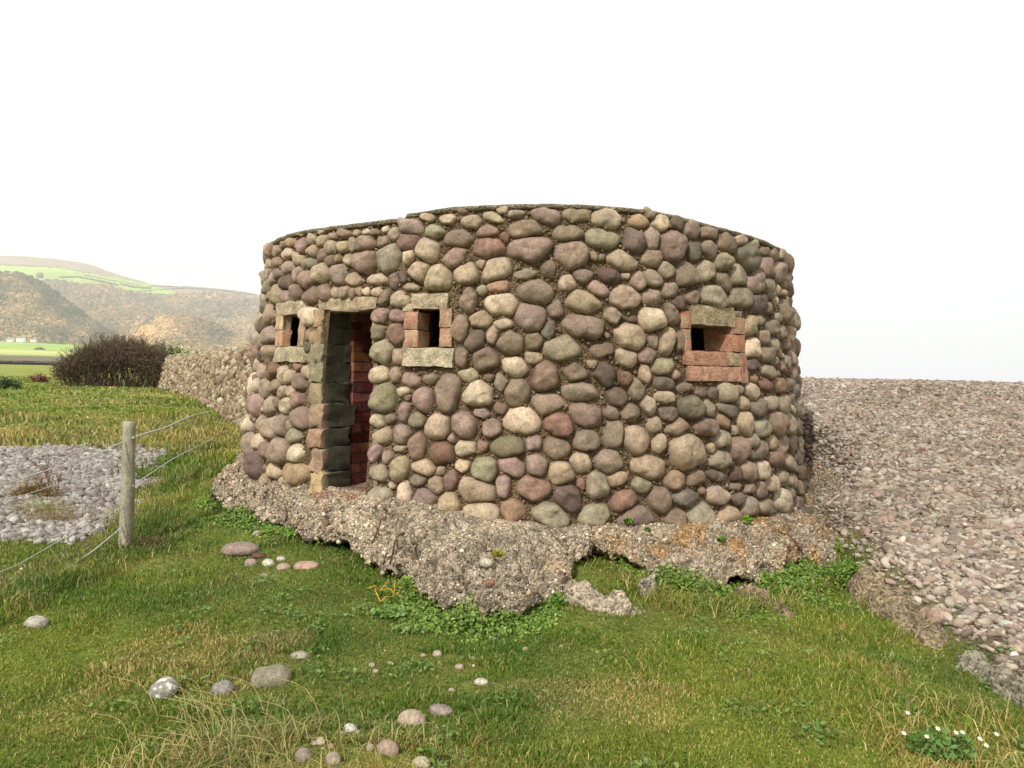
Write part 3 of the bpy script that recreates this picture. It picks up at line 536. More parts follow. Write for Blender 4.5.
# splayed cheek of the right slit (brick face leaning inwards)
f0, f1, z0, z1 = E_R
nn_ = 8; a_ = np.linspace(0, 1, nn_); A, B = np.meshgrid(a_, a_, indexing='ij')
P = wpos(f1 - .032 * A - .002, z0 + (z1 - z0) * B, .005 - .3 * A) + (vnoise(A * 4, B * 4, 0, 3) * .004)[..., None]
k_ = (np.arange(nn_ - 1)[:, None] * nn_ + np.arange(nn_ - 1)[None]).ravel()
cmask = (np.abs(B - .5) < .04)[..., None]
part('brick_cheek', P.reshape(-1, 3), [np.stack([k_, k_ + nn_, k_ + nn_ + 1, k_ + 1], 1)], M_BRICK, parent=er, col=np.where(cmask, lin(CG), lin((162, 114, 86))).reshape(-1, 3))

# doorway: left jamb quoins, brick lining, right jamb, lintel, threshold
df0, df1, dz0, dz1 = DOOR
ys = [311, 327, 344, 363.5, 383, 404, 428, 448, 472, 495]
JC = [(140, 124, 100), (138, 120, 98), (124, 118, 98), (120, 116, 98), (132, 122, 100), (136, 118, 100), (140, 118, 100), (132, 114, 98), (156, 140, 110)]
jb = []
for k in range(9):
    jb.append(((311 + rng.uniform(-1.5, 1), 323.4 + rng.uniform(-.6, .6), ys[k] + .4, ys[k + 1] - .4), .025, .36 + rng.uniform(-.04, .03), tuple(np.array(JC[k]) * np.array([1.1, 1.06, 1.0])), .02))
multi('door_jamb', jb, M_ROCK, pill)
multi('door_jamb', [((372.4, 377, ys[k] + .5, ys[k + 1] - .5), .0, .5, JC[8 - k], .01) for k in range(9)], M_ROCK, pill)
multi('door_lintel', [((319, 377, 298, 311), .006, .45, (160, 142, 116), .022)], M_PLAST, pill)
th_v, th_f = wall_box(None, .03, 1.4, 3, (8, 5, 10), .006, phi=(df0 - .0, df1 + .02, dz0 - .12, dz0 + .012))
part('threshold', th_v, [th_f], M_MORT, parent=pill, col=np.repeat(lin((176, 142, 120))[None], len(th_v), 0))
# brick-lined passage cheeks: real bricks laid in courses
def wall_box3(u0, u1, z0_, z1_, phi_face, side, seed):
    """box on a radial jamb plane: u = depth inwards, thickness 5 cm away from the opening"""
    t0, t1 = (0, -.05 * side)
    P = []
    er_ = np.array([sin(phi_face), -cos(phi_face), 0]); et = np.array([cos(phi_face), sin(phi_face), 0])
    for u in (u0, u1):
        for z in (z0_, z1_):
            for t in (t0, t1):
                P.append(np.array([C0[0], C0[1], z]) + er_ * (rad(z_mid) - u) + et * (t + rng.normal(0, .002)))
    return np.array(P)
z_mid = (dz0 + dz1) / 2
BF = np.array([(0, 1, 3, 2), (4, 6, 7, 5), (0, 4, 5, 1), (2, 3, 7, 6), (0, 2, 6, 4), (1, 5, 7, 3)])
def passage(phi_face, side, u_start, u_end):
    VV = []; FF = []; CCx = []; n = 0; ch = .098; L_ = .235; k = 0
    z = dz0 + .02
    while z < dz1 + .15:
        u = u_start - (L_ / 2 if k % 2 else 0)
        while u < u_end:
            a1, b1 = max(u, u_start), min(u + L_ - .012, u_end)
            if b1 - a1 > .03:
                v_ = wall_box3(a1, b1, z, z + ch - .012, phi_face, side, k)
                VV.append(v_); FF.append(BF + n); n += 8
                c = np.array((124, 70, 54)) + rng.normal(0, 16) + rng.normal(0, 5, 3)
                if rng.random() < .12: c = np.array((96, 60, 55))
                CCx.append(np.repeat(lin(np.clip(c, 20, 255))[None], 8, 0))
            u += L_
        z += ch; k += 1
    b_ = part('brick_lining', np.concatenate(VV), [np.concatenate(FF)], M_BRICK, parent=pill, col=np.concatenate(CCx), smooth=False)
    # bedding mortar behind the bricks
    v_ = wall_box3(u_start, u_end, dz0 - .05, dz1 + .2, phi_face - side * .0026, side * 1.6, 0)
    part('bedding_mortar', v_, [BF], M_MORT, parent=b_, col=np.repeat(lin((120, 100, 80))[None], 8, 0), smooth=False)
passage(df0 + .002, 1, .37, 1.35)
passage(df1 + .012, -1, .5, 1.35)
# inner drum, floor, roof slab
def ringmesh(r_fn, z0_, z1_, holes, nseg=240, flip=True):
    f = gridlines(-pi, pi, 2 * pi / nseg, [h[0] for h in holes] + [h[1] for h in holes]); z = np.array(sorted({z0_, z1_} | {h[2] for h in holes} | {h[3] for h in holes} | set(np.linspace(z0_, z1_, 8))))
    Fm, Zm = np.meshgrid(f, z, indexing='ij')
    P = np.stack([C0[0] + r_fn(Zm) * np.sin(Fm), C0[1] - r_fn(Zm) * np.cos(Fm), Zm], -1)
    a_, b_ = P.shape[:2]; i_, j_ = np.meshgrid(np.arange(a_ - 1), np.arange(b_ - 1), indexing='ij'); k_ = i_ * b_ + j_
    fm_ = (Fm[:-1, :-1] + Fm[1:, 1:]) / 2; zm_ = (Zm[:-1, :-1] + Zm[1:, 1:]) / 2; ok_ = np.ones_like(fm_, bool)
    for h in holes: ok_ &= ~((fm_ > h[0]) & (fm_ < h[1]) & (zm_ > h[2]) & (zm_ < h[3]))
    return P.reshape(-1, 3), np.stack([k_, k_ + 1, k_ + b_ + 1, k_ + b_], -1)[ok_]
HB = [(h[0] - .02, h[1] + .02, h[2] - .02, h[3] + .02) for h in HOLES]
HB[0] = (DOOR[0] - .06, DOOR[1] + .06, .4, DOOR[3] + .05)
v_, f_ = ringmesh(lambda z: rad(z) - .42, .4, 2.86, HB)
part('inner_wall', v_, [f_], M_BRICK, parent=pill, col=np.repeat(lin((120, 62, 50))[None], len(v_), 0))
def disc(r_in, z, nseg=120, nr=10, rough=.0, top=True, r_fn=None):
    f = np.linspace(-pi, pi, nseg, endpoint=False); q = np.linspace(.02, 1, nr)
    Fm, Qm = np.meshgrid(f, q, indexing='ij'); rr_ = r_fn(Fm) if r_fn else r_in
    zz_ = z(Fm, Qm) if callable(z) else np.full_like(Fm, z)
    P = np.stack([C0[0] + rr_ * Qm * np.sin(Fm), C0[1] - rr_ * Qm * np.cos(Fm), zz_], -1)
    i_, j_ = np.meshgrid(np.arange(nseg), np.arange(nr - 1), indexing='ij'); k_ = i_ * nr + j_; k2 = ((i_ + 1) % nseg) * nr + j_
    return P.reshape(-1, 3), np.stack([k_, k_ + 1, k2 + 1, k2], -1).reshape(-1, 4)
v_, f_ = disc(2.95, .44); part('floor', v_, [f_], M_MORT, parent=pill, col=np.repeat(lin((110, 95, 80))[None], len(v_), 0))
v_, f_ = disc(2.95, 2.84); part('ceiling', v_, [f_[:, ::-1]], M_MORT, parent=pill, col=np.repeat(lin((110, 100, 88))[None], len(v_), 0))
# roof slab with thin weathered edge, stepped down over the left third
ns = 900; f = np.linspace(-pi, pi, ns, endpoint=False)
prof = [(-.35, -.04), (.0, -.034), (.010, -.024), (.014, -.010), (.006, .004), (-.03, .01), (-.3, .015), (-1.2, .0), (-3.0, .0)]
Pn = []
for o_, dz in prof:
    zt = ztop(f); j = .006 * fbm(f * 30, o_ * 20, 0, 3, 21); j2 = .008 * fbm(f * 60, o_ * 30, 3, 3, 22)
    if o_ < -.6: zt = np.full_like(f, 2.98) * min(1, (-o_ - .3)) + zt * (1 - min(1, (-o_ - .3)))
    rr_ = np.maximum(rad(zt) + o_ + j2, .01)
    Pn.append(np.stack([C0[0] + rr_ * np.sin(f), C0[1] - rr_ * np.cos(f), zt + dz + j], -1))
P = np.stack(Pn, 1); nr = len(prof); i_, j_ = np.meshgrid(np.arange(ns), np.arange(nr - 1), indexing='ij'); k_ = i_ * nr + j_; k2 = ((i_ + 1) % ns) * nr + j_
rc = lin((150, 138, 114))[None] * (1 + .3 * fbm(P[..., 0] * 6, P[..., 1] * 6, 0, 3, 5)).reshape(-1, 1)
part('roof_slab', P.reshape(-1, 3), [np.stack([k_, k2, k2 + 1, k_ + 1], -1).reshape(-1, 4)], M_MORT, parent=pill, col=rc)

# eroded concrete skirt
ns, nr = 1100, 110
f = R(1) * np.linspace(-125, 125, ns); t = np.linspace(0, 1, nr)
Fm, Tm = np.meshgrid(f, t, indexing='ij')
ro_ = rout(Fm) + .10 * fbm(Fm * 9, 0, 0, 3, 51) + .075 * fbm(Fm * 30, 1, 0, 3, 52); zb_ = zbot(Fm) + .02 * fbm(Fm * 14, 2, 0, 2, 53)
zi = zbase(Fm) + .035
tt = Tm
seg1 = np.clip(tt / .62, 0, 1); seg2 = np.clip((tt - .62) / .18, 0, 1); seg3 = np.clip((tt - .8) / .2, 0, 1)
lip = .13 + .04 * fbm(Fm * 7, 4, 0, 2, 54)
r_ = 3.2 + (ro_ - .05 - 3.2) * seg1
z_ = zi + (zb_ + lip - zi) * (seg1 ** 1.3)
r_ = r_ + .05 * np.sin(seg2 * pi * .5) ; z_ = z_ - lip * (1 - np.cos(seg2 * pi * .5)) - 0
r_ = np.where(seg3 > 0, ro_ - .5 * seg3, r_); z_ = np.where(seg3 > 0, zb_ - .01 - .10 * seg3 ** 2, z_)
P = np.stack([C0[0] + r_ * np.sin(Fm), C0[1] - r_ * np.cos(Fm), z_], -1)
amp = sstep(0.02, .25, Tm)
_h = fbm(P[..., 0] * 2.6, P[..., 1] * 2.6, 0, 4, 64) * .5 + .5; _st = np.floor(_h * 6) / 6 + sstep(.55, 1, (_h * 6) % 1) / 6
dz = ((.05 * fbm(P[..., 0] * 3.2, P[..., 1] * 3.2, 0, 3, 61) + .34 * (_st - .5)) * sstep(0, .3, Tm) + .045 * fbm(P[..., 0] * 13, P[..., 1] * 13, P[..., 2] * 13, 4, 62) - .09 * sstep(.1, .0, np.abs(fbm(P[..., 0] * 2.2, P[..., 1] * 2.2, 3, 2, 67))) * sstep(.1, .35, Tm)) * amp
P[..., 2] += dz * (1 - seg2 * .6); dr = .045 * fbm(P[..., 0] * 18, P[..., 1] * 18, P[..., 2] * 18 + 9, 3, 63) * sstep(.5, .7, Tm) + .03 * fbm(Fm * 40, P[..., 2] * 12, 0, 2, 66) * sstep(.6, .7, Tm)
P[..., 0] += dr * np.sin(Fm); P[..., 1] -= dr * np.cos(Fm)
def worley(x, y, seed=0):
    ix, iy = np.floor(x), np.floor(y); f1 = np.full(x.shape, 9.0); f2 = np.full(x.shape, 9.0); idc = np.zeros(x.shape)
    for a in (-1, 0, 1):
        for b in (-1, 0, 1):
            cx, cy = ix + a, iy + b; hx = _hash(cx, cy, cx * 0, seed); hy = _hash(cx, cy, cx * 0 + 1, seed); hv_ = _hash(cx, cy, cx * 0 + 2, seed)
            d_ = np.hypot(cx + hx - x, cy + hy - y); m1 = d_ < f1
            f2 = np.where(m1, f1, np.minimum(f2, d_)); idc = np.where(m1, hv_, idc); f1 = np.where(m1, d_, f1)
    return f1, f2, idc
wx = P[..., 0] + .06 * fbm(P[..., 0] * 7, P[..., 1] * 7, 0, 3, 68); wy = P[..., 1] + .06 * fbm(P[..., 0] * 7, P[..., 1] * 7, 5, 3, 69)
f1_, f2_, id_ = worley(wx * 3.0, wy * 3.0, 5); g1_, g2_, gd_ = worley(wx * 9.0, wy * 9.0, 6); wgt = sstep(.12, .4, Tm)
P[..., 2] += wgt * ((id_ - .5) * .085 - .06 * sstep(.12, 0, f2_ - f1_) * (id_ > .4) + (gd_ - .5) * .035 - .02 * sstep(.2, 0, g2_ - g1_))
i_, j_ = np.meshgrid(np.arange(ns - 1), np.arange(nr - 1), indexing='ij'); k_ = i_ * nr + j_
lich = (sstep(-.05, .35, fbm(P[..., 0] * 5, P[..., 1] * 5, 0, 4, 71)) * sstep(.05, .35, Fm) * sstep(.95, .8, Fm) + .5 * sstep(.2, .5, fbm(P[..., 0] * 6, P[..., 1] * 6, 3, 3, 72)) * sstep(-.12, .1, Fm))[..., None]
base = lin((184, 168, 144)); c_ = base * (.92 + .2 * fbm(P[..., 0] * 4, P[..., 1] * 4, 0, 3, 73) - .4 * sstep(.1, .5, fbm(P[..., 0] * 7, P[..., 1] * 7, P[..., 2] * 7, 4, 74)))[..., None]
dark = sstep(.25, .7, Fm)[..., None]; c_ = c_ * (1 - .2 * dark)
c_ = c_ * (1 - .55 * np.clip(lich, 0, 1)) + lin((186, 132, 56)) * .55 * np.clip(lich, 0, 1)
part('concrete_foundation', P.reshape(-1, 3), [np.stack([k_, k_ + 1, k_ + nr + 1, k_ + nr], -1).reshape(-1, 4)], M_CONC, parent=pill, col=c_.reshape(-1, 3))
SKP = P; SKC = c_
# aggregate pebbles in the concrete
na = 13000
ia = rng.integers(int(ns * .08), int(ns * .85), na); ja = (rng.beta(1.4, 1.1, na) * (nr * .80)).astype(int) + 2; ja = np.clip(ja, 2, nr - 8)
Pa = SKP[ia, ja]; sz = rng.lognormal(math.log(.0068), .45, na)
acol = np.array([(176, 158, 130), (202, 190, 162), (140, 120, 100), (160, 146, 122), (112, 96, 82), (176, 150, 126), (150, 124, 98)])
cc_ = lin(np.clip(acol[rng.integers(len(acol), size=na)] * 1.07 + rng.normal(0, 10, (na, 1)), 20, 235)); lc = SKC[ia, ja] / base
cc_ = cc_ * .75 * np.clip(lc, .4, 1.3) + .3 * cc_
vc, fcx, ccx = pebbles(Pa, np.stack([sz * 1.2, sz, sz * .8], 1), cc_, 0, .8, .3)
part('exposed_aggregate', vc, [fcx], M_COB, parent=pill, col=ccx)

# tubes
def tube(pts, r, nseg=8, closed_tip=True):
    pts = np.asarray(pts, float); n = len(pts); tan = np.gradient(pts, axis=0); tan /= np.linalg.norm(tan, axis=1)[:, None] + 1e-9
    up = np.array([0, 0, 1.0]); VV = []
    r = np.broadcast_to(r, (n,))
    for k in range(n):
        s_ = np.cross(tan[k], up)
        if np.linalg.norm(s_) < .1: s_ = np.cross(tan[k], [1, 0, 0])
        s_ /= np.linalg.norm(s_); q = np.cross(s_, tan[k]); a = np.linspace(0, 2 * pi, nseg, endpoint=False)
        VV.append(pts[k] + r[k] * (np.cos(a)[:, None] * s_ + np.sin(a)[:, None] * q))
    VV = np.concatenate(VV); i_, j_ = np.meshgrid(np.arange(n - 1), np.arange(nseg), indexing='ij')
    k_ = i_ * nseg + j_; k2 = i_ * nseg + (j_ + 1) % nseg
    Q = np.stack([k_, k2, k2 + nseg, k_ + nseg], -1).reshape(-1, 4)
    caps = [np.arange(nseg)[::-1][None], (np.arange(nseg) + (n - 1) * nseg)[None]]
    return VV, [Q] + caps
def spline(pts, n=24):
    pts = np.asarray(pts, float); m = len(pts); out = []
    for t in np.linspace(0, m - 1, n):
        i = min(int(t), m - 2); u = t - i; p = [pts[max(i - 1, 0)], pts[i], pts[i + 1], pts[min(i + 2, m - 1)]]
        out.append(.5 * ((2 * p[1]) + (-p[0] + p[2]) * u + (2 * p[0] - 5 * p[1] + 4 * p[2] - p[3]) * u * u + (-p[0] + 3 * p[1] - 3 * p[2] + p[3]) * u ** 3))
    return np.array(out)
def tube_obj(name, pts, r, mat, color, parent=None, nseg=8):
    v_, f_ = tube(pts, r, nseg); return mesh_obj(name, v_, f_, mat, parent=parent, col=np.repeat(lin(color)[None], len(v_), 0))
def skirt_front(px, py, lift=.02):
    """first hit of the view ray with the skirt's points"""
    q = project(SKP.reshape(-1, 3)); d2 = (q[0] - px) ** 2 + (q[1] - py) ** 2; c = np.argsort(d2)[:40]
    k = c[np.argmin(q[2][c])]; p = SKP.reshape(-1, 3)[k].copy(); d = ray(px, py)
    return CAM + d * (q[2][k] - lift)
RU = (92, 58, 46)
for pts in ([(381, 519), (379, 527), (376, 535), (372, 543)], [(404, 533), (399, 535), (395, 543), (393, 552), (390, 564)], [(784, 534), (790, 536), (797, 544), (803, 554)]):
    w_ = [skirt_front(x, y, .05) for x, y in pts]; o = tube_obj('reinforcing_bar', spline(w_, 14), .007, M_RUST, RU, pill); KIDS.append(o)
fix_parent(pill, KIDS)

# lumpy solids (rocks, broken concrete)
def lump(center, size, color, seed, sub=3, rough=.18, flat=1.0, rotz=0.0, spots=None, tilt=0.0):
    tv, tf = ICO[sub]; v = tv.copy()
    n1 = fbm(v[:, 0] * 1.1 + seed * 7.1, v[:, 1] * 1.1, v[:, 2] * 1.1 + seed, 3, 80); n2 = fbm(v[:, 0] * 4 + seed, v[:, 1] * 4, v[:, 2] * 4, 3, 81)
    v = v * (1 + rough * n1 + rough * .25 * n2)[:, None]
    v = np.sign(v) * np.abs(v) ** .9
    col = lin(color)[None] * (1 + .22 * n2 + .1 * n1)[:, None]
    if spots is not None:
        s_ = sstep(.1, .3, fbm(v[:, 0] * 3 + seed, v[:, 1] * 3, v[:, 2] * 3, 3, 83))[:, None]; col = col * (1 - s_) + lin(spots)[None] * s_
    v = v * np.asarray(size)
    c, s = cos(rotz), sin(rotz); ct, st = cos(tilt), sin(tilt)
    v = np.stack([v[:, 0] * ct - v[:, 2] * st, v[:, 1], v[:, 0] * st + v[:, 2] * ct], 1)
    v = np.stack([v[:, 0] * c - v[:, 1] * s, v[:, 0] * s + v[:, 1] * c, v[:, 2]], 1)
    return v, tf, np.clip(col, .01, .85)
ROCKS = []
def rock(px, py, w, h, color, label, cat='stone', name='stone', group=None, rough=.2, spots=None, sink=.34, z=None, rotz=None, tilt=0.0, sub=3):
    """w,h pixel size; sits on the terrain"""
    p = ground_hit(px, py + h * .25) if z is None else at(px, py, z)
    d = (p - CAM) @ Fv; sw = w / FPX * d / 2; sh = h / FPX * d / 2
    sy = sw * .8; szz = max(sh * 1.15, sw * .25)
    i = len(ROCKS) + 1
    v, f_, c = lump(None, (sw, sy, szz), tuple(np.array(color) * .92), i * 1.37, sub, rough, rotz=rng.uniform(-.5, .5) if rotz is None else rotz, spots=spots, tilt=tilt)
    o = mesh_obj(name, v, [f_], M_ROCK, col=c)
    zz_ = T(p[0], p[1]) if z is None else p[2]
    o.location = (p[0], p[1] + sy * .3, zz_ + szz * (1 - sink * 2) * .6 if z is None else zz_)
    tag(o, label, cat, group); ROCKS.append((p[0], p[1] + sy * .3, sw)); return o
GR = (158, 148, 132); PK = (165, 140, 126)
rock(34, 623, 25, 13, (176, 168, 152), 'pale grey angular stone lying below the long grass of the fence line')
rock(162, 692, 28, 20, (150, 146, 136), 'grey stone with white blotches at the edge of the grassy hump', spots=(225, 222, 214), tilt=.4, sink=.1)
rock(222, 688, 22, 15, (138, 132, 124), 'plain grey stone beside the white-blotched stone', tilt=.2)
rock(268, 678, 40, 23, (140, 132, 112), 'large lichen-grey half-buried stone, biggest on the lawn', spots=(120, 118, 84), tilt=.1)
rock(299, 656, 19, 8, (160, 148, 132), 'low flat stone just behind the large half-buried stone')
rock(350, 729, 14, 9, (196, 194, 180), 'smooth white oval pebble among the stones of the hump', rough=.06, tilt=-.3)
rock(303, 756, 18, 16, (148, 134, 120), 'brownish pyramid-shaped stone at the bottom edge of the photo')
rock(320, 742, 9, 9, (200, 184, 160), 'small cream stone just above the pyramid-shaped brownish stone')
rock(332, 760, 15, 14, (165, 150, 128), 'broken tan stone right of the pyramid-shaped brownish stone', rough=.3)
rock(411, 720, 30, 17, (178, 160, 138), 'large pale blunt stone behind the round brown stone', tilt=-.1)
rock(441, 711, 26, 10, (150, 134, 124), 'flat mauve-grey stone right of the large pale blunt stone', tilt=-.2, rough=.1)
rock(387, 749, 23, 16, (160, 140, 118), 'round brown stone near the bottom centre of the lawn', rough=.1)
rock(421, 763, 18, 12, (180, 166, 138), 'cream stone cut by the bottom edge, right of the round brown stone')
rock(370, 748, 8, 9, (170, 156, 134), 'small buff stone touching the left of the round brown stone')
rock(437, 654, 10, 7, (176, 164, 146), 'small knobbly pale stone on the worn turf')
rock(459, 667, 10, 6, (168, 150, 130), 'small tan stone in the middle of the worn turf')
rock(481, 682, 13, 7, (190, 182, 164), 'small white angular stone on the worn turf')
rock(239, 551, 38, 12, (152, 132, 120), 'large flat flagstone lying in the grass before the doorway', rough=.1, sink=.1)
rock(306, 566, 26, 8, (178, 148, 126), 'flat pinkish stone at the right end of the rubble', rough=.1)
rock(283, 567, 14, 7, (172, 150, 130), 'rounded tan stone next to the flat pinkish stone')
rock(268, 563, 13, 7, (196, 188, 172), 'white stone in the middle of the rubble')
rock(250, 563, 12, 8, (158, 140, 122), 'brown stone tucked against the large flagstone')
rock(258, 556, 14, 6, (100, 72, 60), 'dark reddish stone behind the white stone of the rubble', rough=.3)
rock(281, 559, 9, 5, (188, 178, 160), 'pale stone behind the rounded tan stone of the rubble')
rock(264, 575, 9, 4, (140, 124, 108), 'lowest little brown stone of the rubble')
rock(257, 534, 10, 7, (170, 156, 132), 'small buff stone in the grass behind the flagstone')
rock(310, 530, 12, 7, (168, 150, 124), 'rounded tan stone in the grass under the doorway')
rock(322, 529, 11, 17, (132, 100, 78), 'reddish brown stone leaning under the concrete skirt', tilt=-.5, rough=.25, sink=.0, rotz=.3, z=6.95)
rock(517, 615, 12, 8, (120, 112, 106), 'dark smooth pebble in the weeds below the concrete lobe', rough=.06)
q = skirt_front(486, 563, .03)
def on_skirt(px, py, w, h, color, label, name='pebble', cat='pebble', **k):
    p = skirt_front(px, py, .0); return rock(px, py, w, h, color, label, cat, name, z=float((p - CAM) @ Fv), sink=0, **k)
on_skirt(486, 563, 14, 8, (180, 174, 150), 'smooth pale oval pebble resting on the concrete lobe', rough=.04)
on_skirt(490, 583, 10, 7, (140, 104, 90), 'reddish pebble set in the concrete lobe below the pale oval one', rough=.2)
rock(1015, 656, 9, 9, (236, 216, 208), 'pinkish white boulder pebble at the foot of the shingle bank', rough=.08, sub=2)
rock(1007, 624, 13, 8, (186, 184, 166), 'pale flat pebble at the foot of the shingle bank', sub=2)
rock(926, 618, 13, 16, (150, 128, 108), 'brown upright boulder between the shingle and the lawn', rough=.2, sink=.05)
rock(938, 619, 18, 17, (172, 144, 126), 'pink-brown rounded boulder between the shingle and the lawn', rough=.12, sink=.05)
rock(114, 519, 12, 7, (150, 144, 132), 'grey stone left of the fence post base'); rock(105, 522, 10, 5, (164, 156, 140), 'flat pale stone on the verge of the pebble patch')
rock(121, 523, 8, 6, (132, 124, 114), 'small dark stone touching the fence post base'); rock(73, 491, 6, 6, (196, 150, 130), 'orange-pink stone lying on the grey pebble patch', sub=2)
rock(134, 515, 5, 5, (214, 170, 150), 'pink stone just right of the fence post', sub=2); rock(75, 523, 8, 7, (160, 156, 146), 'grey cobble on the lower edge of the pebble patch', sub=2)
# small pebbles in the turf: not told apart
for _ in range(46):
    if _ < 28: px, py = rng.normal(455, 60), rng.normal(676, 30)
    else: px, py = rng.normal(350, 60), rng.normal(735, 22)
    if not (250 < px < 700 and 600 < py < 766): continue
    w = rng.uniform(3, 8)
    rock(px, py, w, w * .65, tuple(np.array((158, 142, 120)) + rng.normal(0, 16)), 'little pale pebble half sunk in the turf', 'pebble', 'pebble', 'little pebbles scattered in the turf', sub=1)

# broken concrete pieces below the skirt and ledge beside the shingle
def ridge_obj(name, pts, wd, ht, color, label, cat, seed, n=60, m=18, lich=0):
    """lumpy ridge of concrete following a ground polyline"""
    c = spline(pts, n); tan = np.gradient(c, axis=0); tan[:, 2] = 0; tan /= np.linalg.norm(tan, axis=1)[:, None]; nr_ = np.stack([-tan[:, 1], tan[:, 0], 0 * tan[:, 0]], 1)
    a = np.linspace(-.15, 1.15, m); V_ = []
    wv = wd * (1 + .35 * fbm(np.linspace(0, 5, n), seed, 0, 3, 3)) * np.sin(np.clip(np.linspace(0, pi, n), .35, pi - .35)) ** .4
    for k in range(n):
        x_ = (a - .5) * 2 * wv[k]; en = min(1, 5 * min(k, n - 1 - k) / n + .0); z_ = (ht + .06) * en * (np.sin(np.clip(a, 0, 1) * pi) ** .5) - .06 - np.where((a < 0) | (a > 1), .12, 0)
        V_.append(c[k] + x_[:, None] * nr_[k] + np.array([0, 0, 1]) * z_[:, None])
    P = np.stack(V_); nn = fbm(P[..., 0] * 9, P[..., 1] * 9, P[..., 2] * 9, 4, seed); P[..., 2] += .11 * nn; P[..., 0] += .08 * fbm(P[..., 0] * 9, P[..., 1] * 9, P[..., 2] * 9 + 4, 3, seed + 1); P[..., 1] += .04 * fbm(P[..., 0] * 11, P[..., 1] * 11, P[..., 2] * 9 + 9, 3, seed + 2)
    i_, j_ = np.meshgrid(np.arange(n - 1), np.arange(m - 1), indexing='ij'); k_ = i_ * m + j_
    col = lin(color) * (1 + .25 * nn)[..., None]
    o = mesh_obj(name, P.reshape(-1, 3), [np.stack([k_, k_ + m, k_ + m + 1, k_ + 1], -1).reshape(-1, 4)], M_CONC, col=col.reshape(-1, 3))
    return tag(o, label, cat), P, col
def gpts(l, dz=0):
    o = []
    for x, y in l:
        p = ground_hit(x, y); o.append((p[0], p[1], T(p[0], p[1]) + dz))
    return o
RIDG = []
o, P1, c1 = ridge_obj('concrete_ledge', gpts([(838, 560), (860, 580), (884, 600), (908, 618), (930, 636), (950, 652)]), .2, .10, (160, 142, 114), 'eroded concrete ledge running down from the pillbox beside the shingle', 'concrete ledge', 91); RIDG.append((P1, c1))
o, P1, c1 = ridge_obj('concrete_ledge', gpts([(950, 668), (975, 668), (1000, 682), (1030, 706), (1050, 730)]), .10, .07, (158, 150, 128), 'low weathered concrete ledge between the lawn and the foot of the shingle', 'concrete ledge', 92); RIDG.append((P1, c1))
o, P1, c1 = ridge_obj('concrete_lump', gpts([(556, 590), (575, 598), (600, 606), (625, 611), (648, 607)]), .11, .10, (184, 168, 144), 'broken concrete lump low in the weeds before the grassy hollow', 'broken concrete', 93); RIDG.append((P1, c1))
o, P1, c1 = ridge_obj('concrete_lump', gpts([(640, 600), (650, 592), (652, 582), (646, 575)]), .05, .10, (176, 164, 142), 'small broken concrete lump at the right of the grassy hollow', 'broken concrete', 94); RIDG.append((P1, c1))
o, P1, c1 = ridge_obj('concrete_lump', gpts([(734, 592), (755, 598), (775, 607), (792, 618)]), .12, .05, (150, 130, 104), 'crumbled concrete lump in the bank under the pillbox skirt', 'broken concrete', 95); RIDG.append((P1, c1))

# ------------------------------------------------------------------ ground, sea
rr_ = np.concatenate([[.3, .7, 1.1, 1.5], np.geomspace(1.9, 60, 360), np.geomspace(63, 4200, 90)])
aa = np.concatenate([R(1) * np.linspace(-50, 50, 620), R(1) * np.linspace(52, 308, 100)])
A, B = np.meshgrid(aa, rr_, indexing='ij'); X = B * np.sin(A); Y = B * np.cos(A)
Z = T(X, Y); Z = np.where(B > 900, np.minimum(Z, .45), Z)
lawn_c = lin((104, 114, 50)); br = lin((130, 116, 74)); shc = lin((112, 100, 86)); fld = lin((128, 138, 66)); st = lin((164, 154, 104))
n1 = sstep(-.3, .5, fbm(X * .9, Y * .9, 0, 4, 101))[..., None]; n2 = sstep(0, .6, fbm(X * .35, Y * .9, 2, 4, 102))[..., None]
c = lawn_c * (1 - .4 * n1) + br * .4 * n1
far = sstep(12, 30, Y)[..., None]; fc_ = fld * (1 - n2 * .7) + st * n2 * .7; c = c * (1 - far) + fc_ * far
m = np.maximum(np.maximum(patch_shingle(X, Y), bank_mask(X, Y)), sstep(0, .4, seaside(X, Y)))[..., None]; c = c * (1 - m) + shc * m
i_, j_ = np.meshgrid(np.arange(len(aa)), np.arange(len(rr_) - 1), indexing='ij'); nb_ = len(rr_); k_ = i_ * nb_ + j_; k2 = ((i_ + 1) % len(aa)) * nb_ + j_
V_ = np.stack([X, Y, Z], -1).reshape(-1, 3); V_ = np.concatenate([V_, [[0, 0, float(T(0., 0.))]]]); cen = len(V_) - 1
fan = np.stack([np.arange(len(aa)) * nb_, ((np.arange(len(aa)) + 1) % len(aa)) * nb_, np.full(len(aa), cen)], 1)
tag(mesh_obj('ground', V_, [np.stack([k_, k_ + 1, k2 + 1, k2], -1).reshape(-1, 4), fan[:, ::-1]], M_GROUND, col=np.concatenate([c.reshape(-1, 3), [lawn_c]])), 'grassy ground with pebbly patches', None, None, 'structure')
msea, nt, N, L = new_mat('sea_water'); out = N.new('ShaderNodeOutputMaterial'); b = N.new('ShaderNodeBsdfPrincipled'); b.inputs['Base Color'].default_value = (.09, .11, .11, 1); b.inputs['Roughness'].default_value = .15
nz = N.new('ShaderNodeTexNoise'); nz.inputs['Scale'].default_value = 1.5; tc = N.new('ShaderNodeTexCoord'); L.new(tc.outputs['Object'], nz.inputs['Vector']); bp = N.new('ShaderNodeBump'); bp.inputs['Strength'].default_value = .6; L.new(nz.outputs['Fac'], bp.inputs['Height']); L.new(bp.outputs['Normal'], b.inputs['Normal']); L.new(b.outputs['BSDF'], out.inputs['Surface'])
